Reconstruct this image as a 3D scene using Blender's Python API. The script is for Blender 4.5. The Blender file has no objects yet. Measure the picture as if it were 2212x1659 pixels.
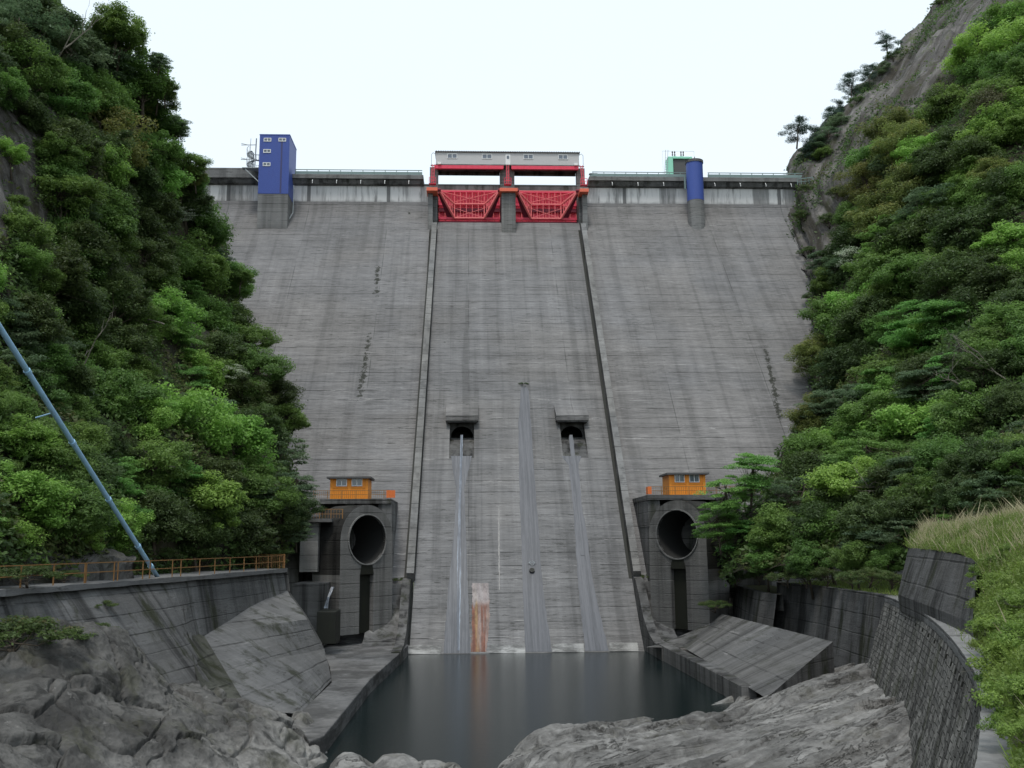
import bpy, math, random
import numpy as np
from mathutils import Vector, Matrix
from mathutils.bvhtree import BVHTree
rng = np.random.default_rng(7); random.seed(7)
SC = bpy.context.scene
COL = SC.collection
# ------------------------------------------------------------------ camera
F = 2150.0; PHI = math.atan(345/F); YAW = math.radians(2.5); RHO = .008
CAM = np.array([0, 0, 11.5])
fw = np.array([math.sin(YAW)*math.cos(PHI), math.cos(YAW)*math.cos(PHI), math.sin(PHI)])
rt = np.array([math.cos(YAW), -math.sin(YAW), 0.]); up = np.cross(rt, fw)
RR = rt*math.cos(RHO)-up*math.sin(RHO); UU = up*math.cos(RHO)+rt*math.sin(RHO)
cd = bpy.data.cameras.new('camera'); cam = bpy.data.objects.new('camera', cd); COL.objects.link(cam)
cd.sensor_width = 36; cd.lens = 36*F/2212; cd.clip_end = 3000; cd.clip_start = .1
cam.matrix_world = Matrix(((RR[0], UU[0], -fw[0], CAM[0]), (RR[1], UU[1], -fw[1], CAM[1]), (RR[2], UU[2], -fw[2], CAM[2]), (0, 0, 0, 1)))
SC.camera = cam
# ------------------------------------------------------------------ world, sun, exposure
w = bpy.data.worlds.new('World'); SC.world = w; w.use_nodes = True
nt = w.node_tree; nt.nodes.clear()
SUN_EL, SUN_ROT = math.radians(66), math.radians(195)
out = nt.nodes.new('ShaderNodeOutputWorld'); bg = nt.nodes.new('ShaderNodeBackground'); bg2 = nt.nodes.new('ShaderNodeBackground')
add = nt.nodes.new('ShaderNodeAddShader'); sky = nt.nodes.new('ShaderNodeTexSky')
sky.sky_type = 'NISHITA'; sky.sun_disc = False; sky.sun_elevation = SUN_EL; sky.sun_rotation = SUN_ROT
bg.inputs[1].default_value = .05; nt.links.new(sky.outputs[0], bg.inputs[0])
tc = nt.nodes.new('ShaderNodeTexCoord'); cn = nt.nodes.new('ShaderNodeTexNoise'); cn.inputs['Scale'].default_value = 1.4; cn.inputs['Detail'].default_value = 4
cr = nt.nodes.new('ShaderNodeValToRGB'); cr.color_ramp.elements[0].color = (.84, .95, 1, 1); cr.color_ramp.elements[1].color = (.93, 1, 1, 1)
nt.links.new(tc.outputs['Generated'], cn.inputs['Vector']); nt.links.new(cn.outputs[0], cr.inputs[0]); nt.links.new(cr.outputs[0], bg2.inputs[0])
bg2.inputs[1].default_value = .8                      # thick overcast layer
nt.links.new(bg.outputs[0], add.inputs[0]); nt.links.new(bg2.outputs[0], add.inputs[1]); nt.links.new(add.outputs[0], out.inputs[0])
sl = bpy.data.lights.new('sun', 'SUN'); sl.energy = 1.5; sl.angle = math.radians(14); sl.color = (1, .96, .9)
so = bpy.data.objects.new('sun', sl); COL.objects.link(so)
so.rotation_euler = (math.radians(24), 0, math.radians(-15)); so.location = (0, -20, 150)
SC.view_settings.view_transform = 'Standard'; SC.view_settings.look = 'None'; SC.view_settings.gamma = 1; SC.view_settings.exposure = .22
SC.cycles.max_bounces = 5; SC.cycles.diffuse_bounces = 3; SC.cycles.transparent_max_bounces = 6; SC.cycles.caustics_reflective = False

# ------------------------------------------------------------------ measuring helpers (pixel of the 2212-wide view -> world)
def ray(x, y): return fw+(x-1106)/F*RR+(829.5-y)/F*UU
def Dp(x, y, d): return CAM+d*ray(x, y)
def Zp(x, y, z): q = ray(x, y); return CAM+q*(z-CAM[2])/q[2]
def Yp(x, y, Y): q = ray(x, y); return CAM+q*Y/q[1]
YT, SL = 110.2, .88
def Fp(x, y): q = ray(x, y); return CAM+q*(YT+SL*CAM[2])/(q[1]-SL*q[2])
NF = np.array([0, -1, SL])/math.hypot(1, SL)                       # outward normal of the dam face
def face(x, z, off=0.): return np.array([x, YT+SL*z, z])+NF*off
def V3(a): return tuple(float(t) for t in a)
# value noise for displacement
_perm = rng.permutation(256); _val = rng.random(256)*2-1
def _h(i, j, k): return _val[_perm[(_perm[(_perm[i & 255]+j) & 255]+k) & 255]]
def vnoise(P, scale=1., oct=4, seed=0, gain=.5):
    P = np.asarray(P, float)*scale+seed*17.3; tot = np.zeros(P.shape[:-1]); amp = 1
    for o in range(oct):
        i = np.floor(P).astype(int); f_ = P-i; f_ = f_*f_*(3-2*f_); r = 0
        for a in (0, 1):
            for b in (0, 1):
                for c in (0, 1):
                    wgt = (f_[..., 0] if a else 1-f_[..., 0])*(f_[..., 1] if b else 1-f_[..., 1])*(f_[..., 2] if c else 1-f_[..., 2])
                    r = r+wgt*_h(i[..., 0]+a, i[..., 1]+b, i[..., 2]+c)
        tot += amp*r; amp *= gain; P = P*2.03+9.1
    return tot

# ------------------------------------------------------------------ scene tree helpers
ORG = {}
def props(o, label=None, cat=None, group=None, kind=None):
    for k, v in (('label', label), ('category', cat), ('group', group), ('kind', kind)):
        if v: o[k] = v
    return o
def thing(name, label, cat, loc, group=None):
    o = bpy.data.objects.new(name, None); COL.objects.link(o); o.location = V3(loc); o.empty_display_size = .3
    ORG[o] = np.array(loc, float); return props(o, label, cat, group)
class MB:
    def __init__(s): s.v = []; s.f = []
    def add(s, vs, fs):
        n = len(s.v); s.v += [V3(p) for p in vs]; s.f += [tuple(i+n for i in q) for q in fs]; return s
    def hexa(s, b, t):                                              # bottom 4, top 4
        return s.add(list(b)+list(t), [(3, 2, 1, 0), (4, 5, 6, 7), (0, 1, 5, 4), (1, 2, 6, 5), (2, 3, 7, 6), (3, 0, 4, 7)])
    def box(s, x0, x1, y0, y1, z0, z1):
        return s.hexa([(x0, y0, z0), (x1, y0, z0), (x1, y1, z0), (x0, y1, z0)], [(x0, y0, z1), (x1, y0, z1), (x1, y1, z1), (x0, y1, z1)])
    def prism(s, poly, e):                                          # polygon extruded by vector e
        n = len(poly); a = [np.array(p, float) for p in poly]; b = [p+np.array(e) for p in a]
        return s.add(a+b, [tuple(range(n))[::-1], tuple(range(n, 2*n))]+[(i, (i+1) % n, n+(i+1) % n, n+i) for i in range(n)])
    def bar(s, p, q, w_, h_=None, ref=(0, 0, 1)):                   # rectangular bar
        p, q = np.array(p, float), np.array(q, float); h_ = h_ or w_; d = q-p; L = np.linalg.norm(d)
        if L < 1e-6: return s
        d /= L; r_ = np.array(ref, float)
        if abs(d@r_) > .97: r_ = np.array([1., 0, 0])
        a = np.cross(d, r_); a /= np.linalg.norm(a); b = np.cross(a, d); a = a*w_/2; b = b*h_/2
        return s.hexa([p-a-b, p+a-b, p+a+b, p-a+b], [q-a-b, q+a-b, q+a+b, q-a+b])
    def tube(s, pts, r_, n=8, cap=True):
        pts = [np.array(p, float) for p in pts]; rs = r_ if hasattr(r_, '__len__') else [r_]*len(pts); vs = []; fs = []
        for i, p in enumerate(pts):
            d = pts[min(i+1, len(pts)-1)]-pts[max(i-1, 0)]; d = d/np.linalg.norm(d)
            a = np.cross(d, [0, 0, 1.] if abs(d[2]) < .9 else [1., 0, 0]); a /= np.linalg.norm(a); b = np.cross(d, a)
            vs += [p+rs[i]*(a*math.cos(2*math.pi*k/n)+b*math.sin(2*math.pi*k/n)) for k in range(n)]
        for i in range(len(pts)-1):
            for k in range(n): fs.append((i*n+k, i*n+(k+1) % n, (i+1)*n+(k+1) % n, (i+1)*n+k))
        if cap: fs += [tuple(range(n))[::-1], tuple(range((len(pts)-1)*n, len(pts)*n))]
        return s.add(vs, fs)
    def grid(s, P, closed=False):
        n, m = P.shape[:2]; fs = []
        for i in range(n-1):
            for j in range(m-1): fs.append((i*m+j, i*m+j+1, (i+1)*m+j+1, (i+1)*m+j))
        return s.add(P.reshape(-1, 3), fs)
    def split(s, name, mat, parent=None):                            # every separate piece becomes its own object
        par = list(range(len(s.v)))
        def fd(a):
            while par[a] != a: par[a] = par[par[a]]; a = par[a]
            return a
        for f_ in s.f:
            for a in f_[1:]: par[fd(a)] = fd(f_[0])
        gr_ = {}
        for f_ in s.f: gr_.setdefault(fd(f_[0]), []).append(f_)
        for fs in gr_.values():
            ids = sorted({a for f_ in fs for a in f_}); mp = {a: i for i, a in enumerate(ids)}; b = MB(); b.v = [s.v[a] for a in ids]; b.f = [tuple(mp[a] for a in f_) for f_ in fs]; b.build(name, mat, parent)
    def build(s, name, mat, parent=None, smooth=False, label=None, bevel=0):
        org = ORG.get(parent, np.zeros(3)) if parent is not None else np.zeros(3)
        me = bpy.data.meshes.new(name); me.from_pydata([(a-org[0], b-org[1], c-org[2]) for a, b, c in s.v], [], s.f); me.update()
        if smooth: me.polygons.foreach_set('use_smooth', [True]*len(me.polygons))
        me.materials.append(mat); o = bpy.data.objects.new(name, me); COL.objects.link(o); ORG[o] = org
        if parent is not None: o.parent = parent
        if label: o['label'] = label
        if bevel:
            b = o.modifiers.new('bevel', 'BEVEL'); b.width = bevel; b.segments = 2; b.limit_method = 'ANGLE'
        return o

# ------------------------------------------------------------------ materials
def newmat(name):
    m = bpy.data.materials.new(name); m.use_nodes = True; m.node_tree.nodes.clear(); return m, N(m.node_tree)
class N:
    def __init__(s, t): s.t = t
    def n(s, typ, **k):
        x = s.t.nodes.new('ShaderNode'+typ)
        for a, b in k.items():
            if a in x.bl_rna.properties.keys(): setattr(x, a, b)
            else: x.inputs[a.replace('_', ' ')].default_value = b
        return x
    def l(s, a, b): s.t.links.new(a, b)
    def val(s, x, inp):
        if isinstance(x, (int, float)): inp.default_value = x
        else: s.l(x, inp)
    def math(s, op, a, b=0., c=None, clamp=False):
        x = s.n('Math', operation=op, use_clamp=clamp); s.val(a, x.inputs[0]); s.val(b, x.inputs[1])
        if c is not None: s.val(c, x.inputs[2])
        return x.outputs[0]
    def pos(s, sx=1, sy=1, sz=1):
        g = s.n('NewGeometry'); mp = s.n('Mapping'); s.l(g.outputs['Position'], mp.inputs[0]); mp.inputs['Scale'].default_value = (sx, sy, sz); return mp.outputs[0]
    def noise(s, vec, scale=1., detail=4, rough=.55, dist=0):
        x = s.n('TexNoise'); x.inputs['Scale'].default_value = scale; x.inputs['Detail'].default_value = detail; x.inputs['Roughness'].default_value = rough; x.inputs['Distortion'].default_value = dist
        s.l(vec, x.inputs['Vector']); return x.outputs[0]
    def step(s, v, lo, hi, a=0., b=1.):
        x = s.n('MapRange', interpolation_type='SMOOTHSTEP'); s.val(v, x.inputs[0])
        for k, t in enumerate((lo, hi, a, b)): x.inputs[k+1].default_value = t
        return x.outputs[0]
    def mix(s, fac, a, b):
        x = s.n('Mix', data_type='RGBA'); s.val(fac, x.inputs[0])
        for v, i in ((a, 6), (b, 7)):
            if isinstance(v, tuple): x.inputs[i].default_value = (*v, 1)
            else: s.l(v, x.inputs[i])
        return x.outputs[2]
    def mul(s, col, v):
        x = s.n('VectorMath', operation='SCALE'); s.l(col, x.inputs[0]); s.val(v, x.inputs['Scale']); return x.outputs[0]
    def bump(s, h, strength=.5, dist=.1):
        x = s.n('Bump'); x.inputs['Strength'].default_value = strength; x.inputs['Distance'].default_value = dist; s.l(h, x.inputs['Height']); return x.outputs[0]
    def bsdf(s, col, rough=.85, nrm=None, spec=.3, metal=0):
        b = s.n('BsdfPrincipled'); o = s.n('OutputMaterial')
        if isinstance(col, tuple): b.inputs['Base Color'].default_value = (*col, 1)
        else: s.l(col, b.inputs['Base Color'])
        s.val(rough, b.inputs['Roughness']); b.inputs['Specular IOR Level'].default_value = spec; b.inputs['Metallic'].default_value = metal
        if nrm: s.l(nrm, b.inputs['Normal'])
        s.l(b.outputs[0], o.inputs[0]); return b

def concrete(name, base=(.2, .195, .19), lift=1.5, joint=14.3, stain=.5, white=.5, moss=0., axis='x', contrast=1., seeps=(), dim=.78, grain=0.):
    base = tuple(b*dim for b in base)
    m, n = newmat(name); g = n.n('NewGeometry'); sp = n.n('SeparateXYZ'); n.l(g.outputs['Position'], sp.inputs[0])
    X, Y, Z = sp.outputs
    H = X if axis == 'x' else Y
    def S(h, z):                                                    # noise lookup: h across the wall, z up it
        return n.pos(h, .012, z) if axis == 'x' else (n.pos(.03, h, z) if axis == 'y' else n.pos(h, h, z))
    wob = n.noise(S(.3, .3), 1, 2)
    sh = n.noise(S(.45, 9.), 1, 4, .8); big = n.noise(S(.06, .05), 1, 5, .6); med = n.noise(S(.3, .5), 1, 6, .65)
    streak = n.noise(S(.16, 3.6), 1, 5, .75); fine = n.noise(S(3, 7), 1, 4, .75)
    vert = n.noise(S(.75, .03), 1, 4, .6); vert2 = n.noise(S(.2, .012), 1, 3, .6)
    v = n.math('ADD', .1, n.math('MULTIPLY', big, .5*contrast)); v = n.math('ADD', v, n.math('MULTIPLY', med, .4*contrast))
    v = n.math('ADD', v, n.math('MULTIPLY', streak, .7)); v = n.math('ADD', v, n.math('MULTIPLY', fine, .35)); v = n.math('MULTIPLY', v, n.step(sh, .36, .64, 1-grain, 1+grain))
    v = n.math('MULTIPLY', v, n.math('SUBTRACT', 1.0, n.math('MULTIPLY', n.step(vert, .48, .66), .7*stain)))
    v = n.math('MULTIPLY', v, n.step(vert, .3, .45, 1+.4*stain, 1)); v = n.math('MULTIPLY', v, n.step(vert2, .35, .65, 1+.22*stain, 1-.22*stain))
    zz = n.math('ADD', Z, n.math('MULTIPLY', wob, .1)); fr = n.math('FRACT', n.math('DIVIDE', zz, lift)); d = n.math('ABSOLUTE', n.math('SUBTRACT', fr, .5))
    line = n.step(d, .455, .485); lbrk = n.step(n.noise(S(.22, .8), 1, 4, .75), .4, .6)
    v = n.math('MULTIPLY', v, n.math('SUBTRACT', 1, n.math('MULTIPLY', n.math('MULTIPLY', line, lbrk), .62)))
    fl = n.n('TexWhiteNoise', noise_dimensions='2D'); cb = n.n('CombineXYZ'); n.l(n.math('FLOOR', n.math('ADD', n.math('DIVIDE', zz, lift), .5)), cb.inputs[0])
    n.l(n.math('FLOOR', n.math('DIVIDE', H, joint)), cb.inputs[1]); n.l(cb.outputs[0], fl.inputs['Vector'])
    v = n.math('MULTIPLY', v, n.math('ADD', .9, n.math('MULTIPLY', fl.outputs['Value'], .2)))
    jr = n.math('ABSOLUTE', n.math('SUBTRACT', n.math('FRACT', n.math('DIVIDE', n.math('ADD', H, n.math('MULTIPLY', wob, .1)), joint)), .5))
    jl = n.step(jr, .5-.1/joint, .5-.03/joint); v = n.math('MULTIPLY', v, n.math('SUBTRACT', 1, n.math('MULTIPLY', n.math('MULTIPLY', jl, n.step(n.noise(S(.2, .2), 1, 3), .4, .6)), .4)))
    col = n.mul(n.mix(n.step(n.noise(S(.05, .08), 1, 3), .4, .6), base, (base[0]*.96, base[1]*.98, base[2]*1.01)), v)
    dash = n.math('MULTIPLY', n.step(n.noise(S(.35, 7), 1, 5, .8), .54, .64), n.step(n.noise(S(.1, .5), 1, 4, .7), .5, .62)); dash = n.math('MULTIPLY', dash, n.step(d, .3, .45, .35, 1))
    col = n.mix(n.math('MULTIPLY', dash, white), col, (.4, .39, .38))
    pit = n.math('MULTIPLY', n.step(n.noise(S(.5, 6), 1, 5, .8), .56, .64), n.step(n.noise(S(.05, .1), 1, 5, .7), .45, .55))
    col = n.mix(n.math('MULTIPLY', pit, .7), col, (.03, .03, .026))
    if moss:
        mm = n.math('MULTIPLY', n.step(n.noise(n.pos(.5, .5, .12), 1, 5, .65), .52, .68), moss); col = n.mix(mm, col, (.02, .023, .010))
    for (sx_, sz_, k_, zl, zh, wd) in seeps:                        # water seeping from a joint leaves black growth
        cx_ = n.math('ADD', sx_, n.math('MULTIPLY', n.math('SUBTRACT', Z, sz_), k_)); dx = n.math('ABSOLUTE', n.math('SUBTRACT', X, cx_))
        msk = n.math('MULTIPLY', n.step(dx, 0, wd, 1, 0), n.math('MULTIPLY', n.step(Z, zl, zl+2), n.step(Z, zh-2, zh, 1, 0)))
        nz_ = n.math('ADD', n.noise(S(1.1, 1.6), 1, 6, .8), n.math('MULTIPLY', msk, .22)); col = n.mix(n.math('MULTIPLY', n.math('MULTIPLY', n.step(nz_, .66, .74), n.step(msk, .05, .3)), .85), col, (.018, .02, .012))
    hgt = n.math('ADD', n.math('MULTIPLY', streak, .5), fine); hgt = n.math('SUBTRACT', hgt, n.math('MULTIPLY', line, .6))
    n.bsdf(col, .88, n.bump(hgt, .5, .12), .25); return m

def paint(name, col, rough=.5, wear=.3, dark=(.1, .09, .08), scale=1., spec=.35, streak=True):
    m, n = newmat(name); a = n.noise(n.pos(2*scale, 2*scale, .35*scale if streak else 2*scale), 1, 5, .7); b = n.noise(n.pos(6*scale, 6*scale, 6*scale), 1, 3, .7)
    c = n.mix(n.math('MULTIPLY', n.step(a, .52, .75), wear), col, dark); v = n.math('ADD', .82, n.math('MULTIPLY', b, .36)); n.bsdf(n.mul(c, v), rough, n.bump(b, .15, .02), spec); return m

def rockmat(name, a, b, mossc=(.05, .07, .015), moss=.3, sc=.3, stretch=(1, 1, 1), dark=(.03, .03, .028), bump=1.0, run=.5, bare=None, strata=0., washed=None):
    m, n = newmat(name); p = n.pos(sc*stretch[0], sc*stretch[1], sc*stretch[2])
    n1 = n.noise(p, 1, 8, .65, .4); n2 = n.noise(p, 6, 8, .72, .3); n3 = n.noise(n.pos(.12, .12, .12), 1, 4, .6)
    c = n.mix(n.step(n.math('ADD', n.math('MULTIPLY', n1, .7), n.math('MULTIPLY', n3, .3)), .38, .62), a, b); c = n.mul(c, n.math('ADD', .4, n.math('MULTIPLY', n2, 1.2)))
    rn = n.math('MULTIPLY', n.step(n.noise(n.pos(.9, .9, .12), 1, 6, .65, .3), .5, .66), run); c = n.mix(rn, c, dark)
    if washed:
        g = n.n('NewGeometry'); sp = n.n('SeparateXYZ'); n.l(g.outputs['Position'], sp.inputs[0]); wz = n.step(n.math('ADD', sp.outputs[2], n.math('MULTIPLY', n3, 3)), washed-1.2, washed+1.2, 1, 0); c = n.mul(c, n.math('ADD', .62, n.math('MULTIPLY', wz, .75)))
    spk = n.step(n.noise(n.pos(4, 4, 4), 1, 5, .78), .6, .68); c = n.mix(n.math('MULTIPLY', spk, .45), c, dark)
    lc = n.step(n.noise(n.pos(1.7, 1.7, 1.7), 1, 6, .75), .6, .7); c = n.mix(n.math('MULTIPLY', lc, .35), c, tuple(min(1, t*1.6) for t in b))
    c = n.mix(n.math('MULTIPLY', n.step(n.noise(n.pos(.4, .4, .3), 1, 6, .7), .52, .66), moss), c, mossc)
    if bare:
        fa = n.n('Attribute', attribute_name='across'); fb = n.n('Attribute', attribute_name='along'); cx = n.n('CombineXYZ'); n.l(n.math('MULTIPLY', fa.outputs['Fac'], .5), cx.inputs[0]); n.l(n.math('MULTIPLY', fb.outputs['Fac'], .045), cx.inputs[1]); fs_ = n.noise(cx.outputs[0], 1, 6, .7, .2); c = n.mul(c, n.step(fs_, .35, .65, .4, 1.45)); c = n.mix(n.math('MULTIPLY', n.step(fs_, .5, .42), .35), c, (.05, .042, .02))
        at = n.n('Attribute', attribute_name='bare'); c2 = n.mul(n.mix(n.step(n1, .4, .6), (.02, .02, .012), (.045, .04, .022)), n.math('ADD', .5, n2)); c = n.mix(at.outputs['Fac'], c2, c)
    h = n.math('ADD', n.math('MULTIPLY', n1, .8), n.math('MULTIPLY', n2, .5))
    if strata:
        g = n.n('NewGeometry'); mp = n.n('Mapping'); mp.inputs['Rotation'].default_value = (0, 0, math.radians(46)); mp2 = n.n('Mapping'); mp2.inputs['Scale'].default_value = (1.3, .13, 1.3); n.l(g.outputs['Position'], mp.inputs[0]); n.l(mp.outputs[0], mp2.inputs[0])
        sn = n.noise(mp2.outputs[0], 1, 7, .7, .5); c = n.mul(c, n.step(sn, .3, .7, .62, 1.35)); gl = n.step(n.math('ABSOLUTE', n.math('SUBTRACT', sn, .5)), 0, .018, 1, 0); gl = n.math('MULTIPLY', gl, n.step(n.noise(n.pos(.3, .3, .3), 1, 4), .45, .55)); c = n.mix(n.math('MULTIPLY', gl, strata), c, dark); h = n.math('ADD', h, n.math('SUBTRACT', n.math('MULTIPLY', sn, 1.2), n.math('MULTIPLY', gl, .6)))
    n.bsdf(c, .8, n.bump(h, .8, .3*bump), .3); return m

def leafmat(name, a, b, tip=None, spec=.4, var=.35, hue=0):
    m, n = newmat(name); at = n.n('Attribute', attribute_name='tint'); oi = n.n('ObjectInfo')
    c = n.mix(at.outputs['Fac'], a, b)
    if tip:
        at2 = n.n('Attribute', attribute_name='tip'); c = n.mix(at2.outputs['Fac'], c, tip)
    h = n.n('HueSaturation'); n.l(c, h.inputs['Color']); n.l(n.math('ADD', .485, n.math('MULTIPLY', oi.outputs['Random'], .03)), h.inputs['Hue'])
    r2 = n.math('FRACT', n.math('MULTIPLY', oi.outputs['Random'], 7.31))
    n.l(n.math('ADD', 1.16-var/2, n.math('MULTIPLY', r2, var)), h.inputs['Value']); h.inputs['Saturation'].default_value = .93
    b_ = n.n('BsdfPrincipled'); n.l(h.outputs[0], b_.inputs['Base Color']); b_.inputs['Roughness'].default_value = .5; b_.inputs['Specular IOR Level'].default_value = spec
    tr = n.n('BsdfTranslucent'); n.l(h.outputs[0], tr.inputs[0]); mx = n.n('MixShader'); mx.inputs[0].default_value = .48
    n.l(b_.outputs[0], mx.inputs[1]); n.l(tr.outputs[0], mx.inputs[2]); o = n.n('OutputMaterial'); n.l(mx.outputs[0], o.inputs[0]); return m

M = {}
def fpt(x, y): return Fp_(x, y)
def Fp_(x, y): q = ray(x, y); p = CAM+q*(110.2+.88*CAM[2])/(q[1]-.88*q[2]); return float(p[0]), float(p[2])
def seepline(x0, y0, x1, y1, wd): a, b = Fp_(x0, y0), Fp_(x1, y1); return (a[0], a[1], (b[0]-a[0])/(b[1]-a[1]), b[1], a[1], wd)
M['face'] = concrete('dam_concrete', (.188, .181, .176), white=1., grain=.2, stain=.26, contrast=1.35, seeps=[seepline(817, 560, 812, 650, 1.0), seepline(800, 700, 774, 880, 1.1), seepline(884, 448, 882, 474, .8), seepline(1652, 740, 1690, 930, 1.1)])
M['chute'] = concrete('chute_concrete', (.182, .176, .171), contrast=1.3, white=.8, grain=.16, stain=.34)
M['trim'] = concrete('trim_concrete', (.235, .23, .22), lift=1.5, joint=200, white=.3, stain=.4, axis='xy')
M['toe'] = concrete('pale_toe_concrete', (.33, .325, .31), lift=50, joint=50, stain=.2, white=0, dim=1.)
M['trimw'] = paint('lime_deposit', (.3, .29, .28), .8, .6, (.2, .19, .18))
M['mid'] = concrete('weathered_concrete', (.155, .152, .148), lift=1.5, joint=50, axis='xy', stain=.9, moss=.7, white=.3)
M['darkc'] = concrete('wet_and_shaded_concrete', (.12, .117, .113), lift=1.5, joint=50, axis='xy', stain=1., moss=.9, white=.15)  # wet concrete; also paints shade on wall flanks and under hoods
M['buttc'] = concrete('buttress_concrete', (.16, .157, .153), lift=1.2, joint=3.4, stain=.3, moss=.8, white=.3, axis='y', dim=.74)
M['wallc'] = concrete('left_wall_concrete', (.15, .147, .143), lift=1.1, joint=4.2, stain=.9, moss=.9, white=.3, axis='y', dim=.66)
M['slabc'] = concrete('slab_concrete', (.14, .137, .133), lift=1.1, joint=4.2, stain=.8, moss=.45, white=.4, axis='y')
M['apron'] = concrete('apron_concrete', (.2, .195, .19), lift=50, joint=50, axis='xy', stain=.2, moss=.15, white=.2)
M['black'] = paint('black_moss_and_shade', (.011, .012, .008), .6, .5, (.02, .024, .008))  # black moss; also paints the dark inside mouths and holes
M['moss2'] = concrete('mossy_concrete', (.1, .1, .08), lift=1.5, joint=50, stain=.8, moss=1., white=0, axis='xy', dim=.6)
M['portside'] = concrete('damp_shaded_concrete', (.032, .031, .029), lift=1.5, joint=50, axis='xy', stain=1, moss=.6, white=.1)  # damp stain and side-wall shade together in one dark colour
M['arch'] = concrete('arch_concrete', (.165, .16, .152), lift=1.5, joint=50, axis='xy', stain=.5, moss=.15, white=.3)
M['bore'] = paint('shaded_bore_concrete', (.022, .022, .021), .85, .6, (.02, .02, .018))  # tunnel interior shade painted as near-black concrete
M['mossy'] = paint('wet_moss', (.02, .022, .008), .5, .6, (.012, .012, .008))
M['red'] = paint('red_paint', (.72, .06, .11), .5, .25, (.3, .02, .03))
M['redlite'] = paint('faded_red_paint', (.85, .2, .2), .5, .2, (.5, .05, .04))
M['reddark'] = paint('dark_red_steel', (.16, .016, .035), .6, .3, (.03, .01, .01))
M['coral'] = paint('coral_cap_paint', (.75, .16, .09), .6, .3, (.4, .1, .06))
M['blue'] = paint('blue_paint', (.05, .088, .32), .5, .35, (.045, .055, .2))
M['white'] = paint('white_paint', (.78, .78, .76), .5, .2, (.4, .4, .38))
M['glass'] = paint('window_glass', (.12, .14, .17), .12, .1, (.1, .1, .1), spec=.8)
M['greyclad'] = paint('grey_cladding', (.5, .49, .48), .5, .12, (.3, .3, .3))
M['roofdark'] = paint('dark_roof', (.09, .09, .09), .7, .3)
M['orange'] = paint('orange_paint', (.85, .3, .03), .5, .12, (.45, .15, .03))
M['rust'] = paint('rusty_rail_paint', (.27, .14, .05), .6, .5, (.16, .07, .03))
M['steel'] = paint('galvanised_steel', (.33, .36, .37), .45, .3, (.18, .18, .17))
M['teal'] = paint('teal_rail_paint', (.19, .26, .25), .5, .3, (.2, .25, .22))
M['mint'] = paint('mint_green_paint', (.3, .68, .5), .5, .15, (.3, .4, .35))
M['pipe'] = paint('light_blue_pipe_paint', (.34, .56, .76), .35, .65, (.17, .4, .36), scale=.6, spec=.6)
M['bark'] = paint('bark', (.075, .06, .045), .9, .5, (.03, .025, .02))
M['bark2'] = paint('pale_bark', (.2, .18, .15), .9, .5, (.09, .08, .06))
M['rock'] = rockmat('river_rock', (.075, .072, .068), (.22, .213, .2), mossc=(.06, .062, .025), moss=.35, sc=.3, bump=1.8, run=.85, washed=4.2)
M['slabrock'] = rockmat('water_worn_rock', (.13, .126, .12), (.255, .25, .238), moss=.3, mossc=(.075, .07, .035), sc=.35, run=.1, dark=(.04, .038, .033), bump=1., strata=.8)
M['cliff'] = rockmat('cliff_rock', (.07, .064, .06), (.14, .13, .122), mossc=(.045, .055, .02), moss=.8, sc=.16, stretch=(1, 1, .4), bump=2, run=.5, bare=True)
M['hill'] = rockmat('forest_soil', (.03, .028, .018), (.055, .045, .03), mossc=(.02, .035, .008), moss=.9, sc=.3, bump=2)
M['soil'] = rockmat('grassy_soil', (.07, .08, .03), (.1, .1, .04), mossc=(.06, .09, .02), moss=.9, sc=.5)
LM = {
 'D': leafmat('dark_leaves', (.04, .068, .018), (.095, .15, .036)),
 'M': leafmat('mid_leaves', (.075, .15, .024), (.16, .28, .05)),
 'B': leafmat('bright_leaves', (.14, .27, .035), (.25, .44, .065)),
 'O': leafmat('olive_leaves', (.09, .125, .026), (.2, .24, .05), tip=(.25, .23, .06)),
 'G': leafmat('grey_green_leaves', (.065, .12, .055), (.14, .21, .10)),
 'L': leafmat('fresh_maple_leaves', (.10, .23, .045), (.18, .37, .07)),
 'P': leafmat('pine_needles', (.03, .07, .05), (.07, .12, .08)),
 'R': leafmat('brownish_leaves', (.07, .07, .035), (.13, .135, .06)),
 'U': leafmat('undergrowth_leaves', (.035, .065, .018), (.1, .17, .036), tip=(.12, .11, .04)),
 'Y': leafmat('grass_leaves', (.10, .17, .025), (.22, .33, .05)),
 'S': leafmat('straw', (.42, .37, .2), (.62, .56, .35)),
 'F': leafmat('white_blossom', (.35, .45, .28), (.65, .7, .55)),
}
# whitewashed vertical wall under the crest
m, n = newmat('whitewashed_wall')
g = n.n('NewGeometry'); sp = n.n('SeparateXYZ'); n.l(g.outputs['Position'], sp.inputs[0])
wn = n.n('TexWhiteNoise', noise_dimensions='1D'); n.l(n.math('FLOOR', n.math('DIVIDE', sp.outputs[0], 2.9)), wn.inputs['W'])
zb = n.math('ADD', sp.outputs[2], n.math('MULTIPLY', n.noise(n.pos(.8, .8, .8), 1, 4), .9))
inb = n.math('MULTIPLY', n.step(zb, 72.5, 73.6), n.step(n.noise(n.pos(1.2, 1.2, .1), 1, 5, .75), .7, .5))
str_ = n.step(n.noise(n.pos(.5, .5, .05), 1, 5, .6), .62, .5)
pw = n.math('MULTIPLY', n.math('MULTIPLY', inb, n.step(wn.outputs['Value'], .1, .35, .45, 1)), n.math('ADD', .35, n.math('MULTIPLY', str_, .65)))
base = n.mul(n.mix(n.noise(n.pos(.5, .5, 1.5), 1, 5, .7), (.1, .1, .1), (.25, .245, .24)), 1.0)
c = n.mix(pw, base, (.62, .61, .6))
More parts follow.
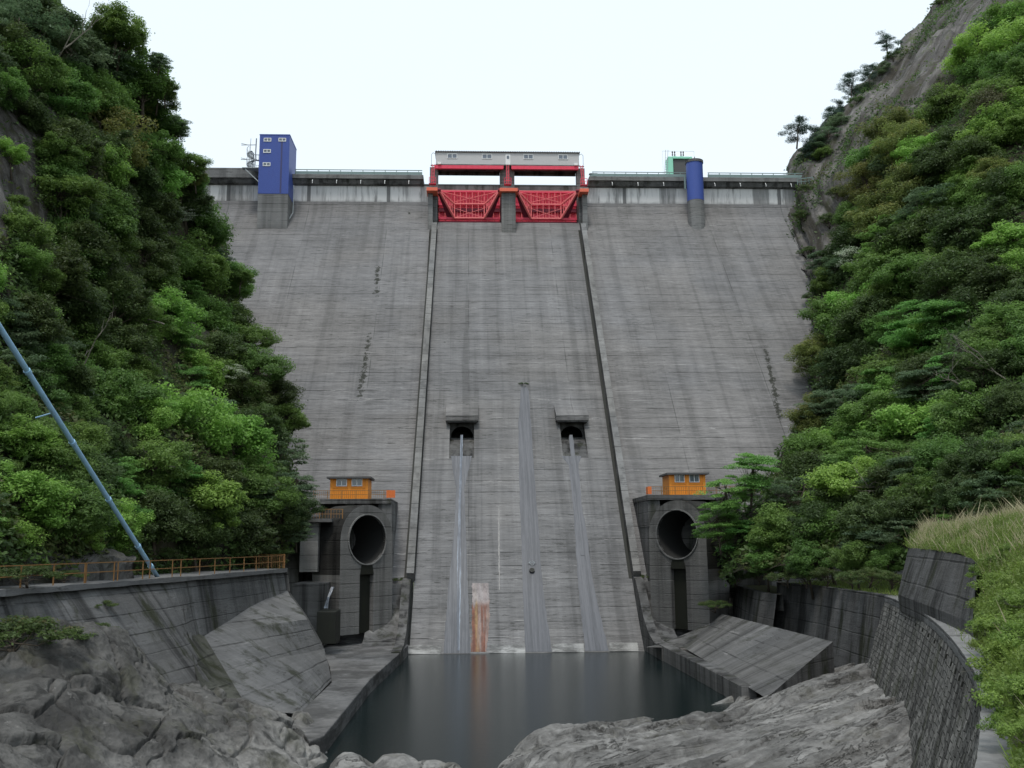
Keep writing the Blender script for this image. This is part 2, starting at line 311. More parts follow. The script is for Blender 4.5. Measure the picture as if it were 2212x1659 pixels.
jr = n.math('ABSOLUTE', n.math('SUBTRACT', n.math('FRACT', n.math('DIVIDE', n.math('ADD', sp.outputs[0], .2), 14.3)), .5))
c = n.mix(n.math('MULTIPLY', n.step(jr, .473, .482), .8), c, (.07, .07, .07))
n.bsdf(c, .85, None, .2); M['wash'] = m
# running water film
def film(name, dk, lt, lo, hi, rough=.25):
    m, n = newmat(name); a = n.noise(n.pos(4, .02, .12), 1, 5, .7); b = n.noise(n.pos(5, .2, 1.1), 1, 4, .7)
    f_ = n.step(n.math('ADD', n.math('MULTIPLY', a, .75), n.math('MULTIPLY', b, .25)), lo, hi); n.bsdf(n.mix(f_, dk, lt), rough, n.bump(b, .4, .03), .5); return m
M['film'] = film('wet_water_film', (.058, .062, .072), (.118, .123, .137), .38, .62, .5)
M['filmd'] = film('dark_water_film', (.058, .062, .072), (.108, .112, .126), .38, .62, .5)
M['foam'] = film('white_running_water', (.09, .1, .12), (.3, .345, .41), .42, .62)
m, n = newmat('rust_stain'); z_ = n.n('SeparateXYZ'); g = n.n('NewGeometry'); n.l(g.outputs['Position'], z_.inputs[0])
a = n.noise(n.pos(2.2, .02, .1), 1, 5, .65); b = n.noise(n.pos(1.5, .02, .1), 1, 3, .6)
c = n.mix(n.step(a, .42, .52), (.24, .18, .16), (.17, .065, .04)); c = n.mix(n.math('MULTIPLY', n.step(b, .5, .6), .8), c, (.27, .17, .07))
topm = n.step(n.math('ADD', z_.outputs[2], n.math('MULTIPLY', a, 3.5)), 6.2, 7.0); c = n.mix(n.math('MULTIPLY', topm, .8), c, (.3, .28, .28)); c = n.mul(c, n.step(n.noise(n.pos(1.5, .3, 1.2), 1, 5, .75), .3, .7, .6, 1.25)); n.bsdf(c, .6, None, .3); M['ruststain'] = m
# pool water
m, n = newmat('pool_water'); nz = n.math('ADD', n.math('MULTIPLY', n.noise(n.pos(.5, 3.2, 1), 1, 3, .6), .6), n.math('MULTIPLY', n.noise(n.pos(2, 11, 1), 1, 3, .8), .6))
b = n.bsdf((.006, .0125, .013), .06, n.bump(nz, .25, .06), .5); b.inputs['IOR'].default_value = 1.33; M['water'] = m
# stone block masonry with drip streaks (arc = metres along the wall)
m, n = newmat('masonry_wall'); p = n.pos(1, 1, 1); fa = n.n('Attribute', attribute_name='arc'); g = n.n('NewGeometry'); sp = n.n('SeparateXYZ'); n.l(g.outputs['Position'], sp.inputs[0])
cx = n.n('CombineXYZ'); n.l(n.math('ADD', fa.outputs['Fac'], n.math('MULTIPLY', n.noise(p, 2, 3), .12)), cx.inputs[0]); n.l(n.math('ADD', sp.outputs[2], n.math('MULTIPLY', n.noise(p, 1.7, 3), .12)), cx.inputs[1])
br_ = n.n('TexBrick', Scale=1.); br_.inputs['Brick Width'].default_value = .42; br_.inputs['Row Height'].default_value = .3; br_.inputs['Mortar Size'].default_value = .022; br_.inputs['Mortar Smooth'].default_value = .5; br_.inputs['Color1'].default_value = (.24, .235, .22, 1); br_.inputs['Color2'].default_value = (.12, .118, .11, 1); br_.inputs['Mortar'].default_value = (.02, .02, .016, 1); n.l(cx.outputs[0], br_.inputs['Vector'])
c = n.mul(br_.outputs['Color'], n.math('ADD', .3, n.math('MULTIPLY', n.noise(p, 3.5, 6, .75), 1.3)))
ax = n.n('CombineXYZ'); n.l(n.math('MULTIPLY', fa.outputs['Fac'], 1.5), ax.inputs[0]); n.l(n.math('MULTIPLY', sp.outputs[2], .1), ax.inputs[1]); drip = n.noise(ax.outputs[0], 1, 5, .7)
c = n.mul(c, n.step(drip, .44, .58, 1.1, .35)); lich = n.step(n.noise(p, 1.6, 6, .78), .55, .66); c = n.mix(n.math('MULTIPLY', lich, .55), c, (.33, .33, .31)); c = n.mix(n.math('MULTIPLY', n.step(n.noise(n.pos(.6, .6, .2), 1, 5), .52, .68), .55), c, (.03, .036, .012))
n.bsdf(c, .85, n.bump(n.math('ADD', n.math('SUBTRACT', 1, br_.outputs['Fac']), n.noise(p, 4, 6, .7)), .8, .07), .25); M['masonry'] = m

# ------------------------------------------------------------------ ground, water
def structure(o): o['kind'] = 'structure'; return o
structure(MB().add([(-900, -600, -5), (900, -600, -5), (900, 900, -5), (-900, 900, -5)], [(0, 1, 2, 3)]).build('ground', M['soil']))
structure(MB().add([(-40, -60, 0), (40, -60, 0), (40, 112, 0), (-40, 112, 0)], [(0, 1, 2, 3)]).build('water', M['water']))
structure(MB().box(-75, 75, 178, 400, 60, 74).build('reservoir', M['water']))

# ------------------------------------------------------------------ hills
def resample(rows, n):                                              # rows [k][m] of points -> n rows, smooth-ish
    A = np.array(rows, float); k = len(A); t = np.linspace(0, k-1, n); out_ = []
    for s in t:
        i = min(int(s), k-2); f_ = s-i; p0, p1, p2, p3 = A[max(i-1, 0)], A[i], A[i+1], A[min(i+2, k-1)]
        out_.append(.5*((2*p1)+(-p0+p2)*f_+(2*p0-5*p1+4*p2-p3)*f_**2+(-p0+3*p1-3*p2+p3)*f_**3))
    return np.array(out_)
def loft(rows, nu, nv):
    A = resample(rows, nu); B = resample(np.swapaxes(A, 0, 1), nv); return np.swapaxes(B, 0, 1)
def displace(P, amp, scale, oct=5, seed=0, aniso=(1, 1, 1), ridged=False):
    du = np.gradient(P, axis=0); dv = np.gradient(P, axis=1); nn = np.cross(du, dv); nn /= np.linalg.norm(nn, axis=-1, keepdims=True)+1e-9
    h = vnoise(P*np.array(aniso), scale, oct, seed)
    if ridged: h = 1-2*np.abs(h)
    return P+nn*(h*amp)[..., None]
SIL_L = [(60, -220, 112), (130, 0, 108), (225, 120, 112), (285, 230, 117), (375, 330, 122), (420, 430, 131), (465, 550, 140), (490, 650, 138), (540, 790, 127), (590, 900, 117), (620, 1010, 109), (635, 1090, 104), (610, 1180, 99), (580, 1240, 95)]
NEA_L = [(-330, -350, 62), (-330, -60, 61), (-330, 80, 60), (-330, 200, 59), (-330, 320, 57), (-330, 430, 56), (-330, 560, 54), (-330, 680, 52), (-330, 830, 50), (-330, 950, 48), (-330, 1050, 46.5), (-330, 1130, 45.5), (-330, 1200, 45), (-330, 1260, 44.5)]
rows = []
for a, b in zip(SIL_L, NEA_L):
    s_ = Yp(*a); e_ = Yp(*b); back = s_+np.array([-16, 45, 4]); near = e_+np.array([-8, -45, 0])
    rows.append([back, s_+np.array([-2.5, 8, 0]), s_, s_*.5+e_*.5+np.array([-1.5, 0, 0]), e_, near])
HL = displace(loft(rows, 110, 150), 1.6, .09, 5, 1)
hill_l = structure(MB().grid(HL).build('left_hillside', M['cliff'], smooth=True))
SIL_R = [(2300, -350, 205), (2060, -30, 196), (1935, 115, 190), (1850, 215, 186), (1775, 300, 182), (1712, 385, 178), (1735, 480, 170), (1748, 560, 160), (1768, 680, 147), (1775, 790, 135), (1760, 900, 125), (1700, 1000, 115), (1640, 1100, 109), (1600, 1190, 104), (1590, 1250, 100)]
NEA_R = [(2800, -500, 140), (2560, -260, 132), (2560, -60, 124), (2560, 60, 118), (2560, 170, 112), (2560, 280, 106), (2560, 400, 100), (2560, 520, 93), (2560, 640, 86), (2560, 760, 79), (2560, 870, 73), (2560, 970, 67), (2560, 1060, 62), (2560, 1150, 58), (2560, 1220, 56)]
rows = []
for a, b in zip(SIL_R, NEA_R):
    s_ = Yp(*a); e_ = Yp(*b); back = s_+np.array([16, 60, 6]); near = e_+np.array([10, -50, 0])
    rows.append([back, s_+np.array([3, 9, 0]), s_, s_*.65+e_*.35+np.array([1.5, -1, 1]), s_*.3+e_*.7, e_, near])
HR = displace(loft(rows, 120, 150), 1.8, .08, 5, 2)
HR = displace(HR, .35, .25, 3, 5, (1, 1, .25), True)
hill_r = structure(MB().grid(HR).build('right_hillside', M['cliff'], smooth=True))
def projpx(P): v = P-CAM; z = v@fw; return 1106+F*(v@RR)/z, 829.5-F*(v@UU)/z, z
def ridged0(P, sd): return 1-2*np.abs(vnoise(P, 1, 4, sd))
x_, y_, z_ = projpx(HR); lim_ = np.where(y_ < 300, 2190-y_*.95, 1905-(y_-300)*.4); bv = np.clip((lim_+30*vnoise(HR, .1, 3, 8)-x_)/40+.5, 0, 1)*np.clip((760-y_)/80, 0, 1)
u_, v_ = np.mgrid[0:HR.shape[0], 0:HR.shape[1]]; fl_ = ridged0(np.stack([u_*.035, v_*.42, 0*u_], -1), 6); du = np.gradient(HR, axis=0); dv = np.gradient(HR, axis=1); nn = np.cross(du, dv); nn /= np.linalg.norm(nn, axis=-1, keepdims=True); nn *= np.sign((nn*(CAM-HR)).sum(-1))[..., None]
HR = HR+nn*(fl_*.8*bv)[..., None]; hill_r.data.vertices.foreach_set('co', HR.reshape(-1).astype(np.float32)); hill_r.data.update()
at = hill_r.data.attributes.new('bare', 'FLOAT', 'POINT'); at.data.foreach_set('value', bv.ravel().astype(np.float32))
for nm_, ar_ in (('across', v_*1.), ('along', u_*1.)): at = hill_r.data.attributes.new(nm_, 'FLOAT', 'POINT'); at.data.foreach_set('value', ar_.ravel().astype(np.float32))
x_, y_, z_ = projpx(HL); bl = np.clip((110+30*vnoise(HL, .2, 3, 8)-x_)/25+.5, 0, 1)*np.clip((y_-195)/30, 0, 1)*np.clip((530-y_)/40, 0, 1)
u_, v_ = np.mgrid[0:HL.shape[0], 0:HL.shape[1]]
for nm_, ar_ in (('bare', bl), ('across', v_*2.), ('along', u_*6.)): at = hill_l.data.attributes.new(nm_, 'FLOAT', 'POINT'); at.data.foreach_set('value', ar_.ravel().astype(np.float32))
hb = {}
for k, P in (('L', HL), ('R', HR)):
    n_, m_ = P.shape[:2]; fs = [(i*m_+j, i*m_+j+1, (i+1)*m_+j+1, (i+1)*m_+j) for i in range(n_-1) for j in range(m_-1)]
    hb[k] = BVHTree.FromPolygons([V3(p) for p in P.reshape(-1, 3)], fs)
def hitpix(side, x, y):
    q = ray(x, y); h = hb[side].ray_cast(Vector(CAM), Vector(q).normalized(), 400)
    return np.array(h[0]) if h[0] is not None else None

# ------------------------------------------------------------------ the dam
dam = thing('dam', 'tall grey concrete gravity dam with a central spillway chute, filling the gorge', 'dam', (6.5, 110, 0))
BRK = 71.4; CT = 77.3                                               # slope break and roadway level
Zs = [-4, 10, 30, 50, 66, 69.2, 70.6, 71.8, 72.6, 72.6]
def prof(z): return YT+SL*z
P_face = [(prof(-4), -4), (prof(20), 20), (prof(45), 45), (prof(69.4), 69.4), (172.3, 70.8), (172.85, 71.9), (173, 72.6)]
def wing(x0, x1):
    nx = max(2, int((x1-x0)/6)); xs = np.linspace(x0, x1, nx)
    return np.array([[(x, y, z) for x in xs] for y, z in P_face])
XL, XR = -6.9, 20.0
f1 = MB().grid(wing(-90, XL)).grid(wing(XR, 95)); f1.build('sloping_face', M['face'], dam)
wl = MB()
for a, b in ((-90, XL-.2), (XR+.2, 95)): wl.grid(np.array([[(x, 173, z) for x in np.linspace(a, b, 12)] for z in (72.6, 75.6)]))
wl.build('whitewashed_band', M['wash'], dam)
cb = MB(); rl = MB(); edge = MB()
for a, b in ((-90, -8.2), (21.8, 95)):
    cb.prism([(a, 173.0, 75.55), (a, 172.4, 75.75), (a, 171.9, 76.5), (a, 182, 76.5), (a, 182, 60), (a, 173.3, 60)], (b-a, 0, 0))
    edge.box(a, b, 171.65, 182.3, 76.5, 77.25)
cb.build('corbel', M['mid'], dam); edge.build('roadway_slab', M['trim'], dam)
pr = MB().box(-90, -37.6, 171.75, 172.0, 77.25, 78.35); pr.box(-90, -37.6, 181.9, 182.1, 77.25, 78.35); pr.build('parapet', M['trim'], dam)
# rails on the crest
gr = MB()
for a, b in ((-31.2, -8.4), (22.4, 40.0), (43.6, 66)):
    gr.box(a, b, 171.78, 171.9, 78.1, 78.22); gr.box(a, b, 171.8, 171.88, 77.35, 77.85)
    for x in np.arange(a+.1, b, 2.0): gr.box(x, x+.1, 171.76, 171.92, 77.25, 78.15)
    gr.build('guard_rail', M['teal'], dam); gr = MB()
# drain spouts under the edge
for i, x in enumerate(list(np.arange(-28, -9, 4.3))+list(np.arange(26, 60, 4.7))):
    MB().tube([(x, 171.9, 76.3), (x, 171.55, 75.9), (x, 171.5, 75.5)], .07, 6).build('drain_spout', M['white'], dam)
# spillway chute with two recesses
def lerp(a, b, t): return a+(b-a)*t
def xin(z, side): t = z/68.; return lerp(-6.4, -5.55, t) if side < 0 else lerp(18.75, 19.65, t)
def chy(z):                                                         # toe curve flattens to the pool
    y = prof(z); 
    if z < 7: y -= .022*(7-z)**2
    return y
recs = [(Fp(972, 907)[0], Fp(1024, 907)[0]), (Fp(1208, 907)[0], Fp(1260, 907)[0])]
ZT = Fp(1000, 912)[2]; ZB = Fp(1000, 990)[2]
zrow = sorted(set([-3, -1, 0, .6, 1.2, 2, 3, 4, 5, 6, 7, 9, 13, 18, ZB, ZT, 33, 40, 48, 56, 63, 67.4]))
ch = MB()
for i in range(len(zrow)-1):
    za, zb_ = zrow[i], zrow[i+1]; zm = (za+zb_)/2
    xs = [(xin(za, -1), xin(zb_, -1))]+[(v, v) for rc in recs for v in rc]+[(xin(za, 1), xin(zb_, 1))]
    for j in range(5):
        if j in (1, 3) and ZB <= zm <= ZT: continue
        a0, a1 = xs[j], xs[j+1]
        ch.add([(a0[0], chy(za), za), (a1[0], chy(za), za), (a1[1], chy(zb_), zb_), (a0[1], chy(zb_), zb_)], [(0, 1, 2, 3)])
sill = [(prof(67.4), 67.4), (170.2, 67.9), (171.4, 68.15), (173, 68.2), (182, 68.2)]
ch.grid(np.array([[(x, y, z) for x in (-5.55, 19.65)] for y, z in sill]))
ch.build('spillway_chute', M['chute'], dam)
for (x0, x1) in recs:
    rc = MB(); yT = prof(ZT); yB = prof(ZB); zf = ZT-2.1; yb = yT+.35
    fl = [(yB, ZB), (lerp(yB, yb, .45), lerp(ZB, zf, .62)), (yb, zf)]
    rc.grid(np.array([[(x, y, z) for x in (x0, x1)] for y, z in fl]))
    for x in (x0, x1): rc.add([(x, yB, ZB), (x, fl[1][0], fl[1][1]), (x, yb, zf), (x, yb, ZT), (x, yT, ZT)], [(0, 1, 2, 3, 4)])
    # back wall with an arched conduit mouth
    cx = (x0+x1)/2; R_ = (x1-x0)*.46; arc = [(cx+R_*math.cos(t), yb, zf+.2+1.35*math.sin(t)) for t in np.linspace(0, math.pi, 15)]
    fr = [(x1, yb, zf)]+[(x1, yb, ZT), (x0, yb, ZT)]+[(x0, yb, zf)]
    top = [(x1-(x1-x0)*k/14, yb, ZT) for k in range(15)]
    rc.add(arc+top, [(k, k+1, 16+k, 15+k) for k in range(14)])
    rc.add([(x1, yb, zf), (x1, yb, ZT), arc[0], (arc[0][0], yb, zf), (x0, yb, zf), (x0, yb, ZT), arc[-1], (arc[-1][0], yb, zf)], [(0, 1, 2, 3), (4, 5, 6, 7)])
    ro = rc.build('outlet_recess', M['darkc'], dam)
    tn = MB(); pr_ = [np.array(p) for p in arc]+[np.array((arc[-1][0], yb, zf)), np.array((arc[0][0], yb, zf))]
    tn.add(pr_+[p+np.array([0, 6, 0]) for p in pr_], [(i, (i+1) % 17, 17+(i+1) % 17, 17+i) for i in range(17)]+[tuple(range(17, 34))]); tn.build('conduit_mouth', M['black'], ro)  # conduit interior coloured black for its inner shade
    hd = MB(); z1 = Fp(1000, 878)[2]; yf = yT-1.5; e = .55
    hd.hexa([(x0-e, yf, ZT+.05), (x1+e, yf, ZT+.05), (x1+e, yT+1, ZT+.05), (x0-e, yT+1, ZT+.05)], [(x0-e, yf, ZT+.75), (x1+e, yf, ZT+.75), (x1+e, prof(z1)+.3, z1+.3), (x0-e, prof(z1)+.3, z1+.3)])
    hd.build('outlet_hood', M['chute'], dam)
    # slab lip coloured dark as the shade under the hood
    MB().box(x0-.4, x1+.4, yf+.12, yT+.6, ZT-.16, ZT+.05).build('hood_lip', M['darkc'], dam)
# training walls
for sd in (-1, 1):
    tw = MB(); zs = [7.4]+list(np.linspace(9, 66, 12)); pts = []
    for z in zs:
        xi = xin(z, sd); xo = xi+sd*.85
        q = [face(xi, z, -.3), face(xi, z, 1.35), face(xo, z, 1.35), face(xo, z, -.3)]
        pts.append(q)
    vs = [p for q in pts for p in q]; fs = [(4*i+k, 4*i+(k+1) % 4, 4*i+4+(k+1) % 4, 4*i+4+k) for i in range(len(zs)-1) for k in range(4)]+[(0, 1, 2, 3)]
    t = tw.add(vs, fs).build('training_wall', M['trim'], dam)
    for k in (-1, 1):                                               # dark strip per flank: moss outside, painted shade on the chute side
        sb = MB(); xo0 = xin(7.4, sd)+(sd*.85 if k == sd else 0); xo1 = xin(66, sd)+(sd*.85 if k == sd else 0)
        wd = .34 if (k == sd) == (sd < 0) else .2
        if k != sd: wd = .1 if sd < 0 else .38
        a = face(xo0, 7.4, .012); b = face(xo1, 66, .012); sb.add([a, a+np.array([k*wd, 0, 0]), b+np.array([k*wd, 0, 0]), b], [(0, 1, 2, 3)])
        sb.build('moss_shade_strip', M['black'], dam)
    # dark sheet paints shade onto the wall side facing the chute
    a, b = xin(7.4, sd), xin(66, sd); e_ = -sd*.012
    MB().add([face(a+e_, 7.4, 0), face(a+e_, 7.4, 1.25), face(b+e_, 66, 1.25), face(b+e_, 66, 0)], [(0, 1, 2, 3)]).build('shaded_flank', M['darkc'], dam)
# piers
def pier(x0, x1, yn, topf, parts=M['trim']):
    q = MB(); zb = (yn-YT)/SL-1.2
    q.prism([(x0, yn, zb), (x0, yn, topf), (x0, 173.2, topf), (x0, 173.2, 75.2), (x0, 182, 75.2), (x0, 182, 60), (x0, yn+2, zb)], (x1-x0, 0, 0)); return q.build('pier', parts, dam, bevel=.05)
xa, xb = Yp(1084, 460, 167.6)[0], Yp(1114, 460, 167.6)[0]
ztop = Yp(1099, 416, 167.6)[2]
pier(xa, xb, 167.6, ztop); pier(-7.2, -6.35, 168.2, ztop); pier(20.1, 20.95, 168.2, ztop)
pier(-6.35, -5.6, 169.6, ztop-.02, M['mid']); pier(19.6, 20.1, 169.6, ztop-.02, M['mid'])
for x0, x1 in ((xa-.35, xb+.35), (-7.4, -5.5), (19.5, 21.1)):
    MB().box(x0, x1, 166.9, 170.2, ztop, ztop+.62).build('pier_cap', M['coral'], dam, bevel=.04)
    # columns that carry the hoist house
zdk = Yp(1100, 357, 172)[2]
for x0, x1 in ((-7.1, -5.6), (xa-.1, xb+.1), (19.75, 21.2)): MB().box(x0, x1, 173.2, 175.2, 75.2, zdk).build('column', M['trim'], dam)
MB().box(-8.2, 21.8, 173.25, 182, 74.35, 76.0).build('service_bridge', M['mid'], dam)
MB().box(-8.2, 21.8, 173.15, 173.4, 76.0, 76.12).build('bridge_rail', M['teal'], dam)
# water films, stains on the chute
def strip(name, pts, mat, off, parent=None, wob=.05):
    b = MB(); rows_ = []
    P = [(y, xl, xr) for y, xl, xr in pts]; ys = np.linspace(P[0][0], P[-1][0], 60)
    for y in ys:
        xl = np.interp(y, [p[0] for p in P], [p[1] for p in P]); xr = np.interp(y, [p[0] for p in P], [p[2] for p in P])
        a, c_ = Fp(xl, y), Fp(xr, y); a[0] += wob*random.uniform(-1, 1); c_[0] += wob*random.uniform(-1, 1); row = []
        for k in range(4):
            p = a+(c_-a)*k/3; z = max(p[2], -.3); row.append(np.array([p[0], chy(z), z])+NF*off)
        rows_.append(row)
    o = b.grid(np.array(rows_)).build(name, mat, dam if parent is None else parent)
    return o
strip('wet_streak', [(985, 974, 1020), (1054, 985, 1003), (1134, 982, 1006), (1254, 970, 1010), (1409, 958, 1016)], M['film'], .02)
strip('wet_streak', [(985, 1212, 1256), (1004, 1229, 1250), (1094, 1238, 1257), (1154, 1242, 1268), (1254, 1248, 1280), (1404, 1262, 1312)], M['filmd'], .02)
strip('wet_streak', [(836, 1127, 1138), (846, 1125, 1142), (914, 1120, 1147), (1038, 1121, 1155), (1134, 1125, 1163), (1254, 1129, 1171), (1406, 1134, 1190)], M['filmd'], .02)
strip('rust_stain', [(1260, 1020, 1056), (1340, 1020, 1058), (1406, 1017, 1050)], M['ruststain'], .024, wob=.07)
strip('lime_streak', [(1094, 1077, 1078.5), (1150, 1076, 1079), (1274, 1077.5, 1080)], M['trimw'], .018, wob=.04)
strip('toe_lip', [(1393, 882, 955), (1411, 879, 953)], M['toe'], .05)
strip('toe_lip', [(1391, 1058, 1133), (1409, 1056, 1134)], M['toe'], .05)
strip('toe_lip', [(1389, 1192, 1259), (1407, 1191, 1260)], M['toe'], .05)
strip('toe_lip', [(1387, 1314, 1374), (1405, 1314, 1376)], M['toe'], .05)
# water running out of the conduits: things of their own
st = strip('water_jet', [(940, 995, 1000), (1000, 993.5, 998.5), (1054, 992, 997), (1134, 989.5, 995.5), (1214, 987, 996), (1330, 987, 994), (1404, 988, 992)], M['foam'], .06, wob=.03)
st.parent = None; st.location = tuple(ORG[dam]); props(st, 'white stream of water running down the chute from the left conduit', 'water stream')
st = strip('water_jet', [(940, 1230, 1236), (950, 1229, 1239), (1000, 1235, 1244), (1090, 1243, 1250), (1200, 1254, 1263)], M['film'], .06, wob=.03)
st.parent = None; st.location = tuple(ORG[dam]); props(st, 'thin grey stream of water running down the chute from the right conduit', 'water stream')
# small drain hole with ring above on the chute
c = Fp(1149, 1234); c2 = Fp(1149, 1218)
ho = MB(); R_ = .32
ho.tube([c+NF*.02, c+NF*.30], R_, 16); ho.build('drain_pipe', M['mid'], dam)
MB().tube([c+NF*.3, c+NF*.305], R_*.8, 16).build('drain_mouth', M['black'], dam)  # black disc painted as the dark inside the pipe
rg = MB(); 
for k in range(12):
    a0, a1 = 2*math.pi*k/12, 2*math.pi*(k+1)/12; T2 = np.array([0, SL, 1])/math.hypot(1, SL)
    rg.bar(c2+NF*.2+.28*(np.array([math.cos(a0), 0, 0])+T2*math.sin(a0)), c2+NF*.2+.28*(np.array([math.cos(a1), 0, 0])+T2*math.sin(a1)), .05)
rg.bar(c2+NF*.2-np.array([.5, 0, 0]), c2+NF*.2+np.array([.5, 0, 0]), .05); rg.build('valve_ring', M['steel'], dam)
# side blocks at the chute's foot
for sd, xi, xo in ((-1, -7.6, -11.2), (1, 19.9, 22.2)):
    b = MB(); pf = [(118.5, -3), (118.5, 7.1), (114.6, 7.1), (114.4, 5.9), (113.4, 4.4), (111.6, 2.9), (109.2, 1.75), (107.4, 1.3), (106, -3)]
    b.prism([(xi, y, z) for y, z in pf], (xo-xi, 0, 0)); b.build('side_block', M['mid'], dam)
    g_ = MB(); pf = [(121, 7.5), (116.4, 7.7), (114.6, 7.3), (112.6, 5.6), (110.4, 3.7), (107.5, 2.2), (104.5, 1.45), (100, 1.2), (100, -3), (121, -3)]
    x0 = -7.6 if sd < 0 else 18.9; g_.prism([(x0, y, z) for y, z in pf], (.95, 0, 0)); g_.build('guide_wall', M['darkc'], dam)
# ------------------------------------------------------------------ radial gates
def gate(x0, x1, label):
    zb, zt = 68.15, 74.6; YG = 172.6
    t = thing('radial_gate', label, 'gate', ((x0+x1)/2, YG, zb), 'red radial gates of the spillway')
    W = x1-x0; zc = (zb+zt)/2
    def yg(z): return YG+.5*math.sin((z-zb)/(zt-zb)*math.pi)*.6
    zz = np.linspace(zb+.05, zt, 10)
    MB().grid(np.array([[(x, yg(z)+.3, z) for x in (x0+.05, x1-.05)] for z in zz])).build('skin_plate', M['red'], t)
    rb = MB(); nr = 10
    for k in range(nr+1):
        x = x0+.15+(W-.3)*k/nr; rb = MB()
        for a, b in zip(zz[:-1], zz[1:]): rb.bar((x, yg(a)+.12, a), (x, yg(b)+.12, b), .1, .35, (0, 1, 0))
        rb.build('rib', M['redlite'], t)
    zu, zl = zb+3.9, zb+1.25
    for z in (zl+.0, zu, zt-.15): MB().box(x0+.08, x1-.08, yg(z)-.45, yg(z)-.1, z-.2, z+.2).build('girder', M['red'], t)
    MB().box(x0+.1, x1-.1, yg(zc)-.2, yg(zc)-.02, zc-.6, zc+.05).build('walkway', M['reddark'], t)
    MB().box(x0+.06, x1-.06, YG-.1, YG+.2, zb, zb+.75).build('bottom_seal', M['reddark'], t)
    # arms from the trunnions on the pier sides
    TY, TZ = 168.6, zt-1.25; il = W*.24
    for sd in (0, 1):
        tx = x0+.25 if sd == 0 else x1-.25; s = 1 if sd == 0 else -1; ax = tx+s*il
        T = np.array([tx, TY, TZ]); arm = MB()
        U = np.array([ax, YG-.35, zu]); L_ = np.array([ax, YG-.35, zl])
        arm.bar(T, U, .24, .3); arm.bar(T, L_, .34, .34); arm.bar(U, L_, .2)
        for k in (.3, .5, .7, .85): arm.bar(lerp(T, U, k), lerp(T, L_, k), .1)
        for k in (.3, .5, .7): arm.bar(lerp(T, U, k+.15), lerp(T, L_, k), .08)
        arm.build('arm', M['redlite'], t)
        # plated inner web of the arm, dark underside
        wbm = MB(); wbm.add([T+np.array([0, .3, -.2]), L_+np.array([0, .3, -.1]), L_+np.array([-s*1.2, .5, -.1]), T+np.array([-s*.1, .9, -.6])], [(0, 1, 2, 3)]); wbm.build('arm_web', M['reddark'], t)
        MB().tube([T-np.array([.35, 0, 0]), T+np.array([.35, 0, 0])], .3, 12).build('trunnion', M['reddark'], t)
    fx0, fx1 = x0+.25+il, x1-.25-il; fr = MB()
    for z in (zu, zl): fr.bar((fx0, YG-.5, z), (fx1, YG-.5, z), .2, .22)
    fr.bar((x0+.3, TY+1.6, TZ+.5), (x1-.3, TY+1.6, TZ+.5), .12)
    n5 = 5
    for k in range(n5+1):
        x = fx0+(fx1-fx0)*k/n5; fr.bar((x, YG-.5, zl), (x, YG-.5, zt-.4), .09)
    fr.bar((fx0, YG-.55, zl), (fx1, YG-.55, zl+1.8), .07); fr.bar((fx0, YG-.55, zl+1.8), (fx1, YG-.55, zl), .07)
    fr.bar((x0+1, YG-.6, zt-.4), (fx1, YG-.6, zu+.3), .08); fr.bar((fx0, YG-.6, zu+.3), (x1-1, YG-.6, zt-.4), .08)
    fr.build('bracing', M['redlite'], t)
gate(-5.55, xa-.05, 'left red radial gate with pale red arms, between left and centre piers')
gate(xb+.05, 19.6, 'right red radial gate with pale red arms, between centre and right piers')

# ------------------------------------------------------------------ hoist house over the gates
GY = 172.2; hA, hB = Yp(941.5, 340, GY)[0], Yp(1250.8, 340, GY)[0]; z0, z1 = Yp(1100, 356.5, GY)[2], Yp(1100, 330, GY)[2]
hh = thing('hoist_house', 'long low grey hoist house with four windows on top of the spillway gates', 'building', ((hA+hB)/2, 174, z0))
MB().box(hA, hB, GY, 175.3, z0, z1).build('wall', M['greyclad'], hh)
rf = MB().box(hA-.15, hB+.15, GY-.25, 175.6, z1, z1+.12)
for x in np.arange(hA, hB, .42): rf.box(x, x+.2, GY-.28, 175.6, z1+.12, z1+.2)
rf.build('roof', M['roofdark'], hh)
MB().box(hA-.05, hB+.05, GY-.12, GY+.1, z0-.12, z0+.04).build('base_trim', M['trim'], hh)
def window(parent, xa_, xb_, za, zb_, y, t=.1, div=1, name='window'):
    o = MB().box(xa_+t*.9, xb_-t*.9, y-.03, y+.05, za+t*.9, zb_-t*.9).build(name, M['glass'], parent)
    f_ = MB().box(xa_, xb_, y-.09, y+.02, za, za+t).box(xa_, xb_, y-.09, y+.02, zb_-t, zb_).box(xa_, xa_+t, y-.09, y+.02, za+t, zb_-t).box(xb_-t, xb_, y-.09, y+.02, za+t, zb_-t)
    for k in range(div):
        xm = xa_+(xb_-xa_)*(k+1)/(div+1); f_.box(xm-t/2, xm+t/2, y-.085, y+.02, za+t, zb_-t)
    f_.build('frame', M['white'], o); return o
def zx(v): return 884.8+v*.2
for a, b in ((407, 513), (783, 889), (1230, 1335), (1605, 1708)):
    window(hh, Yp(zx(a), 340, GY)[0], Yp(zx(b), 340, GY)[0], z0+1.15, z0+2.05, GY, .09)
dx0, dx1 = Yp(zx(1036), 340, GY)[0], Yp(zx(1088), 340, GY)[0]
dr = MB().box(dx0, dx1, GY-.06, GY+.05, z0+.03, z0+2.0).build('door', M['white'], hh); MB().box(dx0+.22, dx1-.22, GY-.09, GY-.05, z0+1.15, z0+1.75).build('pane', M['glass'], dr)
